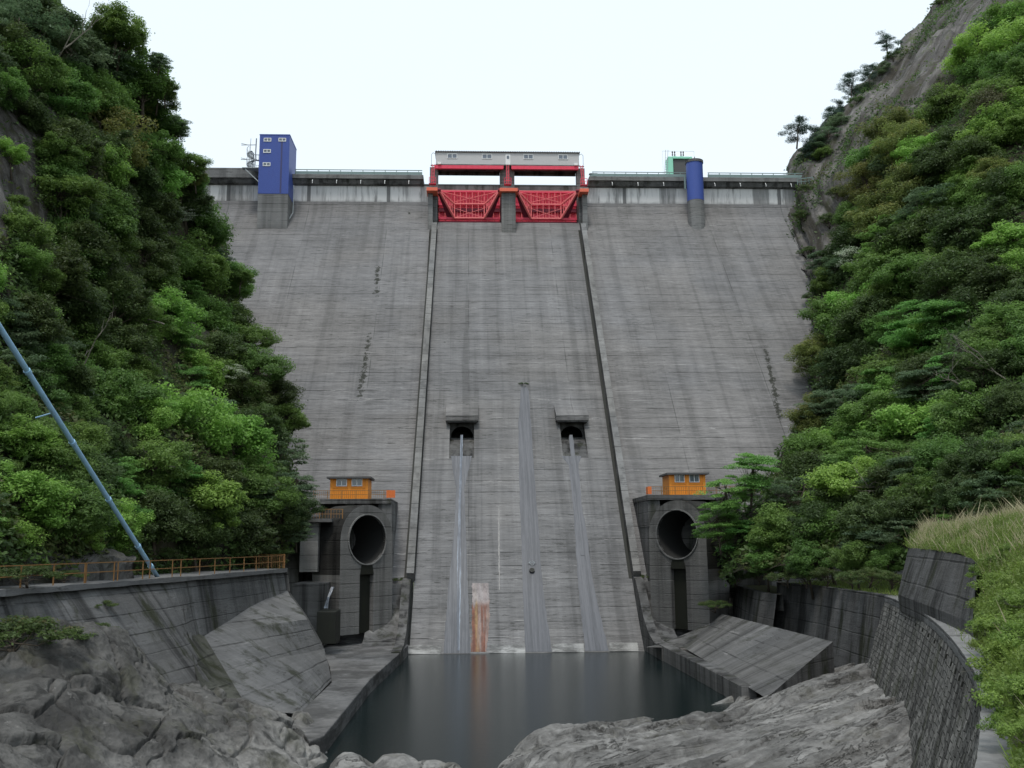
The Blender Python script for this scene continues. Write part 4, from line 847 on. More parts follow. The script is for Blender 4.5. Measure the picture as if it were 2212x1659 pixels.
# ------------------------------------------------------------------ left wall, walkway, railing
topz = 9.5; W0 = [(-300, 1298), (-100, 1281), (0, 1274), (150, 1263), (300, 1252), (450, 1241), (612, 1228)]
WT = np.array([Zp(x, y, topz) for x, y in W0])
WT = resample(WT[:, None, :], 40)[:, 0]
t = thing('walkway_wall', 'mossy concrete wall carrying the left walkway above the rocks', 'wall', V3(WT[20]))
q = MB(); low = WT.copy(); low[:, 0] += np.interp(WT[:, 1], [44, 50, 56, 64, 70], [1.6, 3., 6.3, 6.3, 1.6]); low[:, 2] = 1.; A = np.array([low+(WT-np.array([0, 0, .3])-low)*k/10 for k in range(11)]); A = displace(A, .06, .6, 3, 6); q.grid(A); q.build('wall_face', M['wallc'], t)
cp = MB(); o1 = WT+np.array([.35, 0, 0]); o2 = o1-np.array([0, 0, .3]); o3 = WT-np.array([.1, 0, .32]); bk = WT-np.array([4.5, 0, 0]); cp.grid(displace(np.array([o3, o2, o1, WT-np.array([.5, 0, 0]), bk]), .05, 1.2, 3, 2)); cp.build('walkway_slab', M['apron'], t)
e_ = WT[-1]; MB().add([e_+np.array([.35, 0, 0]), e_+np.array([-4.5, 1.5, 0]), e_+np.array([-4.5, 1.5, -8]), e_+np.array([1.6, 0, -8])], [(0, 1, 2, 3)]).build('end_face', M['darkc'], t)
# inclined facet leaning on the wall
n_, m_ = A.shape[:2]; wb_ = BVHTree.FromPolygons([V3(p) for p in A.reshape(-1, 3)], [(a*m_+b, a*m_+b+1, (a+1)*m_+b+1, (a+1)*m_+b) for a in range(n_-1) for b in range(m_-1)])
def onwall(x, y, off=0.):
    h = wb_.ray_cast(Vector(CAM), Vector(ray(x, y)).normalized(), 300)[0]; return (np.array(h) if h is not None else Zp(x, y, 3.))+np.array([off, 0, 0])
l0, l3 = Zp(398, 1302, 7.4), Zp(537, 1532, 1.8); Le = [lerp(l0, l3, k/3) for k in range(4)]
Ri = [Zp(610, 1261, 8.1), Zp(664, 1338, 5.6), Zp(700, 1402, 3.1), Zp(716, 1470, 1.0)]
Mi = [Zp(520, 1279, 7.8), lerp(Le[1], Ri[1], .52), lerp(Le[2], Ri[2], .55), Zp(648, 1543, 1.0)]
A = []
for k in np.linspace(0, 3, 28):
    i_ = min(int(k), 2); f_ = k-i_; l_, m2, r2 = (lerp(Q_[i_], Q_[i_+1], f_) for Q_ in (Le, Mi, Ri)); A.append([lerp(l_, m2, u_/12) for u_ in range(12)]+[lerp(m2, r2, u_/12) for u_ in range(13)])
A = np.array(A)
t2 = thing('sloping_buttress', 'large inclined weathered concrete buttress under the end of the left walkway', 'buttress', V3(A[-1, 12]))
MB().grid(displace(A, .04, .7, 4, 9)).build('sloping_face', M['buttc'], t2)
lw = np.array([onwall(394, 1301, .02), onwall(404, 1370, .02), onwall(418, 1430, .02), onwall(436, 1526, .02)]); lw = resample(lw[:, None, :], 28)[:, 0]; ins = lerp(lw, A[:, 0], .6)+np.array([-.35, 0, 0])*np.linspace(0, 1, 28)[:, None]
MB().grid(np.array([lw, ins, A[:, 0]])).build('mossy_crease', M['moss2'], t2)
rgt = np.array([A[:, -1], A[:, -1]+np.array([-1.5, 9, -.3])]); MB().grid(rgt).build('end_face', M['darkc'], t2)
MB().grid(np.array([A[0], A[0]+np.array([-2.5, .5, .1])])).build('top_ledge', M['darkc'], t2)
rr = thing('walkway_railing', 'long rusty orange railing along the left walkway', 'railing', V3(WT[20])); R0 = [p+np.array([0, 0, .02]) for p in WT[::3]]+[WT[-1]+np.array([0, 0, .02])]
railing(rr, R0[1:], 1.1, 3.0, M['rust'], rails=(1., .52), post=.06)
rr = thing('end_railing', 'short rusty railing with close bars across the far end of the left walkway', 'railing', V3(WT[-1])); railing(rr, [WT[-1]+np.array([.1, 0, .02]), WT[-1]+np.array([-3.5, 2.5, .02])], 1.2, 1.6, M['rust'], bars=.22)
# low masonry behind the walkway
q = MB(); A_ = np.array([Dp(x, y, d) for x, y, d in ((-120, 1240, 46), (0, 1228, 52), (100, 1222, 56), (190, 1218, 60), (290, 1215, 64))]); A2 = np.array([Dp(x, y, d) for x, y, d in ((-120, 1180, 48), (0, 1172, 54), (100, 1180, 58), (190, 1196, 62), (290, 1200, 66))])
G_ = loft([A_-np.array([0, 0, 1.5]), A_, A2, A2+np.array([-2, 0, .2])], 20, 60); t = thing('foot_wall', 'low rough pale stone wall at the foot of the left slope behind the railing', 'wall', V3(A_[2])); MB().grid(displace(G_, .35, .7, 4, 4)).build('stone_face', M['rock'], t)
# light blue pipe
pa, pb = Dp(-160, 455, 42), Dp(342, 1249, 66.5); d_ = (pb-pa); pp = thing('pipe', 'long light blue pipe slanting down the left slope to the walkway', 'pipe', V3(pb))
MB().tube([pa+d_*k/10 for k in range(11)], .145, 14).build('pipe_run', M['pipe'], pp, smooth=True)
for k in (.33, .52, .7, .87, .95):
    P = pa+d_*k; u_ = d_/np.linalg.norm(d_); MB().tube([P-u_*.12, P+u_*.1], .18, 14).build('flange', M['pipe'], pp)
P = pa+d_*.435; MB().tube([P, P+np.array([-1.0, .2, -.25])], .04, 6).build('stay', M['pipe'], pp)

# ------------------------------------------------------------------ rocks
def ridged(P, s, seed, aniso=(1, 1, 1), o=5): return 1-2*np.abs(vnoise(P*np.array(aniso), s, o, seed))
rows = [[Dp(x, y, d) for x, y, d in r] for r in (
 [(-250, 1330, 43), (-60, 1350, 45), (120, 1382, 47), (230, 1400, 49), (310, 1450, 52), (352, 1512, 55), (470, 1520, 57), (560, 1552, 58), (655, 1562, 60)],
 [(-250, 1390, 41), (-60, 1405, 43), (100, 1425, 45), (225, 1445, 46.5), (325, 1500, 49), (375, 1530, 51), (470, 1530, 54), (570, 1545, 56), (672, 1590, 59)],
 [(-250, 1480, 37), (-60, 1480, 39), (90, 1480, 41), (220, 1500, 43), (330, 1540, 46), (400, 1548, 49), (480, 1548, 52), (590, 1562, 54), (690, 1612, 58)],
 [(-250, 1590, 34), (-60, 1580, 35), (80, 1590, 37), (200, 1600, 39), (330, 1590, 42), (420, 1580, 46), (500, 1590, 48), (600, 1600, 50), (706, 1640, 55)],
 [(-250, 1700, 31), (-60, 1700, 32), (60, 1690, 34), (200, 1690, 36), (340, 1680, 39), (430, 1660, 42), (520, 1650, 45), (610, 1665, 47), (710, 1690, 50)],
 [(-250, 1950, 27), (-60, 1950, 28), (60, 1950, 29), (200, 1950, 31), (340, 1930, 33), (430, 1900, 36), (520, 1850, 40), (620, 1820, 42), (720, 1790, 46)])]
def facets(P, nseed, tilt, off, crack, cw, seed, metric=(1, 1, 1)):
    rs = np.random.default_rng(seed); Q = P.reshape(-1, 3)*np.array(metric); Q = Q+.35*np.stack([vnoise(Q, .8, 3, 60+k) for k in range(3)], -1); S = Q[rs.choice(len(Q), nseed, replace=False)]; o_ = rs.normal(0, off, nseed); tl_ = rs.normal(0, tilt, (nseed, 3))
    h = np.empty(len(Q))
    for a in range(0, len(Q), 8000):
        q = Q[a:a+8000]; d = np.sqrt(((q[:, None]-S[None])**2).sum(-1)); i1 = d.argmin(1); r_ = np.arange(len(q)); d1 = d[r_, i1].copy(); d[r_, i1] = 1e9; e = d.min(1)-d1
        h[a:a+8000] = o_[i1]+((q-S[i1])*tl_[i1]).sum(1)-crack*np.exp(-(e/cw)**2)
    return h.reshape(P.shape[:2])
G_ = loft(rows, 260, 380); du = np.gradient(G_, axis=0); dv = np.gradient(G_, axis=1); nn = np.cross(dv, du); nn /= np.linalg.norm(nn, axis=-1, keepdims=True)
if nn[130, 190] @ (CAM-G_[130, 190]) < 0: nn = -nn
dgn = G_@np.array([[.8, .2, .1], [-.2, .5, .2], [.5, .2, 1.]])
h = .8*vnoise(G_*np.array([1, 1, .7]), .15, 2, 21)+.35*np.tanh(3*vnoise(dgn*np.array([1, .5, .35]), .4, 3, 22))+.08*ridged(G_, .5, 26, (1, 1, .45), 3)+.1*vnoise(G_, 1.1, 4, 23, .55)+.03*vnoise(G_, 4, 3, 24, .6)+.12*np.tanh(4*vnoise(dgn*np.array([1, .6, .6]), 1.1, 3, 27))
fo = np.abs(vnoise(G_*np.array([1, .6, .4]), .28, 2, 25)); h -= .3*np.exp(-(fo/.03)**2)
h += facets(G_, 45, .08, .10, .2, .07, 71, (1, 1, .5)); G_ = G_+nn*h[..., None]; structure(MB().grid(G_).build('left_bedrock', M['rock'], smooth=True))
# right slab: height field from measured points
ctl = [(1090, 1640, -.5), (1110, 1612, .2), (1170, 1582, .9), (1250, 1592, .9), (1320, 1585, .7), (1400, 1572, .6), (1500, 1548, .6), (1590, 1528, .5), (1640, 1505, 1.2), (1720, 1466, 1.5), (1800, 1444, 2.0),
       (1880, 1450, 2.3), (1930, 1470, 2.7), (1950, 1510, 2.7), (1985, 1590, 2.5), (2020, 1670, 2.3), (2060, 1770, 2.2), (1150, 1640, 1.3), (1300, 1640, 1.3), (1450, 1610, 1.4), (1600, 1570, 1.7), (1750, 1540, 2.0), (1860, 1505, 2.1),
       (1700, 1659, 1.6), (1850, 1620, 2.1), (1450, 1720, 1.4), (1150, 1720, 1.2), (1300, 1800, 1.2), (1700, 1800, 1.8), (1100, 1660, .1), (1110, 1760, .0), (1940, 1750, 2.5), (1150, 1562, -1.2), (1280, 1562, -1.2), (1420, 1545, -1.2), (1580, 1505, -1.), (1060, 1600, -1.5)]
cp_ = np.array([Zp(*c_) for c_ in ctl]); 
def tps(P, Q):
    def U_(r2): return .5*r2*np.log(r2+1e-9)
    n_ = len(P); K = U_(((P[:, None, :2]-P[None, :, :2])**2).sum(-1))+np.eye(n_)*.6; A = np.zeros((n_+3, n_+3)); A[:n_, :n_] = K; A[:n_, n_] = 1; A[:n_, n_+1:] = P[:, :2]; A[n_:, :n_] = A[:n_, n_:].T
    w_ = np.linalg.solve(A, np.r_[P[:, 2], 0, 0, 0]); out_ = np.zeros(len(Q))
    for i in range(n_): out_ += w_[i]*U_(((Q-P[i, :2])**2).sum(-1))
    return out_+w_[n_]+Q@w_[n_+1:]
xs = np.linspace(-2, 31, 430); ys = np.linspace(24, 84, 620); GX, GY_ = np.meshgrid(xs, ys); Q = np.c_[GX.ravel(), GY_.ravel()]; Z_ = tps(cp_, Q).reshape(GX.shape)
P3 = np.stack([GX, GY_, 0*GX], -1)
ang = math.radians(46); S_ = GX*math.cos(ang)-GY_*math.sin(ang); T_ = GX*math.sin(ang)+GY_*math.cos(ang)
S2 = S_+1.6*vnoise(P3, .09, 2, 30); str2 = np.stack([S2*.8, T_*.09, 0*S2], -1); str3 = np.stack([S2*1.0, T_*.16, 0*S2], -1)
n0_ = vnoise(str2, .6, 3, 31, .5); stp = np.tanh(n0_*9)*.27                       # long smooth ledges
h = stp+.10*vnoise(str3, 1.7, 3, 32, .45)+.035*vnoise(P3, 2.2, 4, 33)+.12*vnoise(P3, .2, 2, 34)+.012*vnoise(P3, 7, 2, 35)
ck = np.abs(vnoise(str3, .45, 3, 36)); h -= .35*np.exp(-(ck/.045)**2)
prr = random.Random(5)
SP3 = np.stack([S_, T_, 0*S_], -1)
h += facets(SP3, 110, .04, .08, .16, .05, 73, (1.5, .3, 1))+.2*facets(SP3, 900, .06, .02, .05, .035, 74, (1.5, .4, 1))
for k in range(46):                                                 # potholes worn by the river
    px, py = prr.uniform(1110, 1420), prr.uniform(1590, 1740); p = Zp(px, py, 1.); r0 = prr.uniform(.18, .5); dx = (GX-p[0])/(r0*prr.uniform(.8, 1.5)); dy = (GY_-p[1])/(r0*1.6); h -= prr.uniform(.15, .4)*np.exp(-(dx**2+dy**2)**2)
Z_ = np.clip(Z_, -3, 4.5)+h
structure(MB().grid(np.stack([GX, GY_, Z_], -1)).build('right_bedrock', M['slabrock'], smooth=True))
def boulder(pxs, label, z0):
    ps = [Zp(*p) for p in pxs]; Q_ = np.array(ps); x0, x1, y0, y1 = Q_[:, 0].min()-1, Q_[:, 0].max()+1, Q_[:, 1].min()-3, Q_[:, 1].max()+2
    gx, gy = np.meshgrid(np.linspace(x0, x1, 160), np.linspace(y0, y1, 120)); z = np.full(gx.shape, -1.2)
    for p, (sx_, sy_) in zip(ps, z0): z = np.maximum(z, -1.2+(p[2]+1.2)*np.exp(-(np.abs((gx-p[0])/sx_)**2.6+np.abs((gy-p[1])/sy_)**2.6)))
    P = np.stack([gx, gy, z], -1); P[..., 2] += .13*vnoise(P, .9, 4, 41)+.1*ridged(P, .5, 42, (1, 1, 1), 3)
    props(MB().grid(P).build('river_rock', M['slabrock'], smooth=True), label, 'rock')
boulder([(760, 1632, 1.0), (850, 1628, 1.05), (730, 1680, 1.0), (930, 1640, .75), (975, 1648, .6)], 'low water-worn grey rock at the near left edge of the pool', [(1.7, 2.0), (2.2, 1.6), (1.8, 3), (1.6, 1.2), (1., .9)])

# ------------------------------------------------------------------ foliage
def leafmesh(name, C_, Nn, size, tint, tip, mat, aspect=.55, jit=.7, rs=None):
    """C_: n x 3 leaf centres, Nn: preferred normals; every leaf is a pointed quad"""
    rs = rs or np.random.default_rng(1); n_ = len(C_); nr = Nn+rs.normal(0, jit, (n_, 3)); nr /= np.linalg.norm(nr, axis=1, keepdims=True)
    a = rs.normal(0, 1, (n_, 3)); a -= (a*nr).sum(1)[:, None]*nr; a /= np.linalg.norm(a, axis=1, keepdims=True); b = np.cross(nr, a)
    s = (size*rs.uniform(.6, 1.35, n_))[:, None]; v = np.empty((n_, 4, 3)); v[:, 0] = C_-a*s; v[:, 1] = C_+b*s*aspect-nr*s*.12; v[:, 2] = C_+a*s; v[:, 3] = C_-b*s*aspect-nr*s*.12
    me = bpy.data.meshes.new(name); me.vertices.add(4*n_); me.vertices.foreach_set('co', v.ravel().astype(np.float32)); me.loops.add(4*n_); me.loops.foreach_set('vertex_index', np.arange(4*n_, dtype=np.int32))
    me.polygons.add(n_); me.polygons.foreach_set('loop_start', np.arange(0, 4*n_, 4, dtype=np.int32)); me.polygons.foreach_set('loop_total', np.full(n_, 4, dtype=np.int32))
    me.update(calc_edges=True)
    for nm, arr in (('tint', tint), ('tip', tip)):
        if arr is not None: at = me.attributes.new(nm, 'FLOAT', 'FACE'); at.data.foreach_set('value', np.asarray(arr, np.float32))
    me.materials.append(mat); return me
def crown_model(kind, seed, R=4., n_=11000, leaf=.17):
    rs = np.random.default_rng(seed); cl = []; fl = {'round': .62, 'layer': .2, 'pine': .4, 'bush': .5}[kind]
    if kind == 'round':
        k = 52
        for i in range(k):
            d = rs.normal(0, 1, 3); d /= np.linalg.norm(d); d[2] = d[2]*.9+.1; rr = R*rs.uniform(.45, .92)*(1 if rs.random() > .12 else 1.15); cl.append((d*rr*np.array([1, 1, .85]), R*rs.uniform(.17, .36)))
    elif kind == 'layer':
        k = 52
        for i in range(k):
            z = rs.uniform(-.8, .85); rad = R*math.sqrt(max(.05, 1-z*z))*rs.uniform(.35, 1.1); t = rs.uniform(0, 6.283); cl.append((np.array([rad*math.cos(t), rad*math.sin(t), z*R*.8-.12*rad]), R*rs.uniform(.24, .42)))
    elif kind == 'pine':
        k = 22
        for i in range(k):
            z = rs.uniform(-.7, 1); rad = R*.85*(1-.6*max(z, 0))*rs.uniform(.1, 1.); t = rs.uniform(0, 6.283); cl.append((np.array([rad*math.cos(t)+z*R*.3, rad*math.sin(t), z*R]), R*rs.uniform(.24, .42)))
    else:
        k = 30
        for i in range(k):
            t = rs.uniform(0, 6.283); rad = R*rs.uniform(0, 1.)**.6; z = R*.55*math.sqrt(max(0, 1-(rad/R)**2))*rs.uniform(.4, 1.1); cl.append((np.array([rad*math.cos(t), rad*math.sin(t), z]), R*rs.uniform(.2, .34)))
    C_ = []; Nn = []; ti = []; tp = []; per = n_//len(cl)
    for c_, r_ in cl:
        m_ = int(per*rs.uniform(.7, 1.3)); d = rs.normal(0, 1, (m_, 3)); d /= np.linalg.norm(d, axis=1, keepdims=True); rad = r_*rs.uniform(.1, 1, m_)**.4
        q_ = d*rad[:, None]*np.array([1, 1, fl]); 
        if kind == 'layer': q_[:, 2] -= .12*(q_[:, 0]**2+q_[:, 1]**2)/r_
        # ragged lobes
        q_ += .22*r_*rs.normal(0, 1, (m_, 3))*np.array([1, 1, fl])*(rs.random(m_) < .3)[:, None]
        C_.append(c_+q_); nd = d*np.array([.6, .6, .5])+np.array([0, 0, .75]) if kind != 'layer' else d*.25+np.array([0, 0, 1.]); Nn.append(nd)
        base_ = rs.uniform(0, 1); ti.append(np.clip(base_*.6+rs.uniform(-.1, .5, m_), 0, 1)); tp.append(((rs.random(m_) < .5)*(rs.random() < .5)*np.clip(d[:, 2]*1.3, 0, 1))*.9)
    mat = None; C_ = np.concatenate(C_); return C_, np.concatenate(Nn), np.concatenate(ti), np.concatenate(tp), cl
def trunk_mesh(name, cl, R, kind, seed, mat):
    rs = np.random.default_rng(seed); b = MB(); H = 1.5*R
    base = np.array([rs.normal(0, .15), rs.normal(0, .15), -H]); top = np.array([0, 0, R*.35]); midp = lerp(base, top, .5)+np.array([rs.normal(0, .3), rs.normal(0, .3), 0])
    if kind == 'bush': base[2] = -.8; top[2] = .6
    b.tube([base, midp, top], [.055*R, .042*R, .012*R], 7)
    for c_, r_ in cl[::2]:
        k = rs.uniform(.35, .95); s = lerp(midp, top, k) if rs.random() < .75 else lerp(base, midp, rs.uniform(.6, 1)); e_ = c_-np.array([0, 0, r_*.1]); m_ = lerp(s, e_, .5)+np.array([0, 0, -.05*R])+rs.normal(0, .12, 3); b.tube([s, m_, e_], [.018*R, .012*R, .004*R], 5, False)
        for q_ in range(2): e2 = e_+rs.normal(0, r_*.6, 3); b.tube([m_, lerp(m_, e2, .5)+rs.normal(0, .08, 3), e2], [.007*R, .005*R, .002*R], 4, False)
    o = b.build(name, mat, smooth=True); me = o.data; bpy.data.objects.remove(o); return me
MODEL = {}
SP = {'D': ('round', 4, .16, 15000), 'M': ('round', 4, .16, 15000), 'B': ('round', 3, .17, 14000), 'O': ('round', 2, .13, 16000), 'G': ('layer', 2, .18, 9000), 'L': ('layer', 3, .17, 11000), 'R': ('round', 1, .13, 9000), 'P': ('pine', 2, .22, 5200), 'U': ('bush', 3, .16, 5000), 'F': ('layer', 1, .15, 2600)}
GEO = {}
def model(sp, seed):
    kind, nv, leaf, cnt = SP[sp]; v = seed % nv; key = (sp, v)
    if key not in MODEL:
        C_, Nn, ti, tp, cl = crown_model(kind, 100+v*7+ord(sp), 4., cnt, leaf)
        MODEL[key] = (leafmesh('crown', C_, Nn, leaf, ti, tp, LM[sp], .42 if sp != 'P' else .2, .45, np.random.default_rng(v+3)), trunk_mesh('trunk', cl, 4., kind, v+50, M['bark']))
    return MODEL[key]
NAMES = {'D': ('broadleaf_tree', 'dark green broadleaf tree', 'tree'), 'M': ('broadleaf_tree', 'mid green broadleaf tree', 'tree'), 'B': ('fresh_green_tree', 'bright fresh green tree', 'tree'), 'O': ('olive_tree', 'yellow-tipped olive green tree', 'tree'),
         'G': ('grey_green_tree', 'grey-green loose-crowned tree', 'tree'), 'L': ('maple_tree', 'layered light green maple', 'tree'), 'R': ('brown_leaved_tree', 'brownish dull tree', 'tree'), 'P': ('pine_tree', 'small dark pine', 'tree'), 'U': ('shrub', 'low leafy shrub', 'shrub'), 'F': ('blossom_spray', 'white blossom spray', 'blossom')}
BANDS = [(140, 'near the slope top'), (290, 'above tower level'), (400, 'at dam crest level'), (520, 'at red gate level'), (680, 'at upper face level'), (820, 'at mid face level'), (960, 'at conduit level'), (1060, 'at orange hut level'), (1170, 'at tunnel mouth level'), (9999, 'at the slope foot')]
silx = {'L': (np.array([p[1] for p in SIL_L]), np.array([p[0] for p in SIL_L])), 'R': (np.array([p[1] for p in SIL_R]), np.array([p[0] for p in SIL_R]))}
used = {}
def place_tree(side, px, py, rpx, sp, seed, pull=.5, rot=None, d=None):
    if d is None:
        h = hitpix(side, px, py)
        if h is None:
            xs_ = np.interp(py, *silx[side]); h = hitpix(side, xs_+(-14 if side == 'L' else 14), py)
            if h is None: return None
            dd = float((h-CAM) @ fw); c_ = Dp(px, py, dd-1.)
        else: dd = float((h-CAM) @ fw); R_ = rpx*dd/F; c_ = Dp(px, py, dd-R_*pull)
    else: c_ = Dp(px, py, d); dd = d
    dd = float((c_-CAM) @ fw); R_ = rpx*dd/F*(1.3 if sp in 'DMBO' else 1.12); cm, tm = model(sp, seed); nm, desc, cat = NAMES[sp]
    band = next(t_ for lim, t_ in BANDS if py < lim); xs_ = float(np.interp(py, *silx[side])); edge_ = abs(px-xs_) < 75 or (px > xs_ if side == 'L' else px < xs_)
    far = (px < 170) if side == 'L' else (px > 2080)
    inner = abs(px-xs_) < 230
    col_ = ('against the sky' if py < 385 else 'against the dam' if py < 1060 else 'beside the tunnel') if edge_ else ('at picture edge' if far else ('inside the outer trees' if inner else 'mid-slope'))
    size = 'large ' if rpx > 62 else 'small ' if rpx < 42 else ''
    lab = f"{size}{desc} {col_} {band}, {'left' if side == 'L' else 'right'} bank"
    t = bpy.data.objects.new(nm, None); COL.objects.link(t); s = R_/4.; t.location = V3(c_); t.scale = (s*random.uniform(.92, 1.12), s*random.uniform(.92, 1.12), s*random.uniform(.85, 1.05))
    t.rotation_euler = (random.uniform(-.15, .15), random.uniform(-.15, .15), random.uniform(0, 6.28) if rot is None else rot)
    props(t, lab, cat, f"{'left' if side == 'L' else 'right'} bank {desc}s")
    for nme, me in (('crown', cm), ('trunk', tm)):
        if nme == 'trunk' and sp == 'F': continue
        o = bpy.data.objects.new(nme, me); COL.objects.link(o); o.parent = t
    return t
LT = """40 60 75 G;130 90 72 G;60 160 65 M;215 120 70 G;285 175 62 M;255 80 45 M;130 215 62 M;205 235 62 M;300 262 50 M;338 205 32 G;235 300 72 O;330 330 50 M;345 130 22 G;
395 385 42 M;170 330 32 B;290 385 55 D;405 432 42 D;20 330 34 B;132 425 62 M;220 475 70 M;330 460 50 D;425 495 56 M;180 545 68 D;300 565 60 D;85 590 80 D;400 585 68 M;480 590 46 M;500 622 38 M;250 650 62 D;40 500 50 M;
350 690 62 B;440 705 58 M;498 690 36 M;150 670 70 D;60 700 60 D;250 745 60 D;470 765 56 D;560 800 48 M;598 850 42 D;618 905 38 M;520 860 50 D;430 800 50 B;
260 860 68 M;150 810 50 D;60 830 50 D;395 925 88 B;500 965 78 B;330 1005 66 M;600 975 56 G;640 1045 40 G;655 1100 32 D;560 1065 60 M;450 1085 70 B;30 950 60 B;110 1005 66 M;40 1085 76 B;150 1110 72 M;235 1140 62 B;330 1120 60 D;420 1160 56 D;520 1150 58 D;600 1125 46 D;645 1145 28 G;200 960 50 D;300 480 36 D;350 395 36 M;120 330 40 M;60 240 44 D;365 560 40 M;540 740 40 M;380 270 26 G;420 380 24 O;455 555 34 G;520 600 22 M;25 440 24 M"""
RT = """1915 92 24 P;1838 188 28 P;1722 282 30 P;1760 300 30 P;1872 160 22 P;1792 258 26 P;1745 330 24 P;1815 235 20 P;
2185 55 58 M;2120 120 56 B;2190 150 50 M;2150 230 58 R;2050 235 48 D;1930 290 48 O;1962 330 58 O;1885 345 40 M;2180 262 56 B;2128 300 46 B;2100 350 58 D;2030 360 58 D;1872 405 46 O;1950 425 60 O;2085 385 36 B;2170 425 60 D;2020 440 58 G;
1905 485 60 O;1852 470 38 M;1990 505 68 D;2100 505 70 D;2190 525 56 B;1832 565 44 G;1790 610 34 M;1890 595 60 M;1970 605 60 M;2060 615 70 D;2150 605 60 D;2195 585 46 B;1805 680 46 M;1870 700 58 D;2060 690 70 L;1985 735 58 L;2180 705 58 M;
1758 772 48 O;1735 832 42 O;1832 795 58 D;1800 872 56 G;1920 835 58 L;2020 825 58 G;2120 805 60 D;1755 905 46 O;1880 905 60 M;1970 915 78 B;2100 905 70 M;2190 885 50 D;1690 965 56 L;1760 985 58 M;1870 985 78 L;1628 1015 48 L;1570 1065 46 L;1650 1070 58 M;1740 1065 58 G;
1835 1060 70 B;1950 1035 68 G;2050 1005 60 M;2150 1005 60 D;1548 1130 40 L;1605 1155 48 L;1690 1150 58 M;1780 1135 58 D;1880 1130 58 D;1970 1105 50 D;2080 1070 44 D;1650 1210 36 M;1750 1212 42 M;1850 1205 42 M;1920 1212 34 M;1700 900 36 O;1780 560 30 G;2200 1010 50 M;2140 380 40 O"""
def parse(s): return [(float(a), float(b), float(c_), d_) for a, b, c_, d_ in (r_.split() for r_ in s.replace('\n', '').split(';') if r_.strip())]
for i, (px, py, r_, sp) in enumerate(parse(LT)): place_tree('L', px, py, r_, sp, i)
for i, (px, py, r_, sp) in enumerate(parse(RT)): place_tree('R', px, py, r_, sp, i, d=(103 if (px, py) in ((1548., 1130.), (1605., 1155.), (1570., 1065.), (1628., 1015.)) else None))
for i, (px, py, r_, sp) in enumerate(((300, 165, 60, 'M'), (325, 215, 46, 'O'), (352, 190, 26, 'M'), (250, 60, 50, 'M'), (205, 40, 36, 'G'), (345, 270, 42, 'M'), (400, 350, 34, 'M'))): place_tree('L', px, py, r_, sp, i)
for i, (px, py, r_, sp) in enumerate(((2035, 8, 18, 'U'), (1930, 125, 18, 'U'), (1900, 150, 20, 'G'), (1868, 195, 22, 'G'), (1850, 222, 18, 'U'), (1815, 262, 24, 'G'), (1790, 290, 24, 'G'), (1765, 315, 24, 'G'), (1738, 345, 18, 'G'), (1780, 335, 20, 'M'))): place_tree('R', px, py, r_, sp, i, .3)
# fill in trees set deeper
fr = random.Random(11)
for side, x0, x1, stp in (('L', -60, 640, 74), ('R', 1620, 2280, 74)):
    for py in range(30, 1200, 70):
        for px in range(x0, x1, stp):
            x = px+fr.uniform(-28, 28); y = py+fr.uniform(-26, 26); xs_ = float(np.interp(y, *silx[side]))
            if side == 'L' and (x > xs_-45 or (x < 95 and 205 < y < 520)): continue
            if side == 'R' and x < xs_+45: continue
            if side == 'R' and y < 1000 and x < max(1712+max(0, (700-y))*.62-max(0, y-700)*.2, (2215-y*.95) if y < 300 else 0) : continue
            place_tree(side, x, y, fr.uniform(44, 62), fr.choice('DDMMMBLG'), fr.randrange(9), pull=-.1)
place_tree('L', 430, 455, 30, 'F', 0, 2.2); place_tree('L', 500, 800, 26, 'F', 0, 3); place_tree('L', 395, 462, 20, 'F', 0, 2.6)
place_tree('R', 1840, 555, 30, 'F', 0, 2.); place_tree('R', 1845, 410, 16, 'F', 0, 1.)
# pale dead limbs hanging in front of the crowns
def limb(side, px, py, qx, qy, label, seed, off=3.5):
    rs = np.random.default_rng(seed); h = hitpix(side, (px+qx)/2, (py+qy)/2); d = float((h-CAM) @ fw)-off; A0, B0 = Dp(px, py, d), Dp(qx, qy, d-.8); L = np.linalg.norm(B0-A0); b = MB()
    def grow(a, e, r, lv):
        k = 5; pts = [lerp(a, e, i/k)+(rs.normal(0, .035*np.linalg.norm(e-a), 3) if 0 < i < k else 0) for i in range(k+1)]; b.tube(pts, [r*(1-.75*i/k) for i in range(k+1)], 5, False)
        if lv:
            for i in range(2, 5):
                dd = (e-a)/np.linalg.norm(e-a)*.5+rs.normal(0, .35, 3)+np.array([0, 0, .12]); grow(pts[i], pts[i]+dd*np.linalg.norm(e-a)*.55, r*.5, lv-1)
    grow(A0, B0, .012*L+.03, 2); props(b.build('dead_branch', M['bark2']), label, 'branch')
limb('R', 2212, 850, 2085, 742, 'pale bare forked branch among dark trees near the right picture edge', 1); limb('R', 2150, 880, 2030, 800, 'pale thin branch reaching left below the forked one, right bank', 2); limb('R', 1950, 1046, 1840, 1052, 'thin pale twig over the trees right of the tunnel mouth', 3)
limb('L', 150, 850, 215, 720, 'slender pale trunk in dark trees right of the blue pipe', 4); limb('L', 380, 1010, 300, 985, 'thin pale branch beside the bright green tree, left bank', 5); limb('L', 30, 240, 160, 60, 'dark forked limb rising through the highest trees, left bank', 6); limb('L', 355, 700, 265, 665, 'pale twig in the crown of mid-slope trees, left bank', 7)
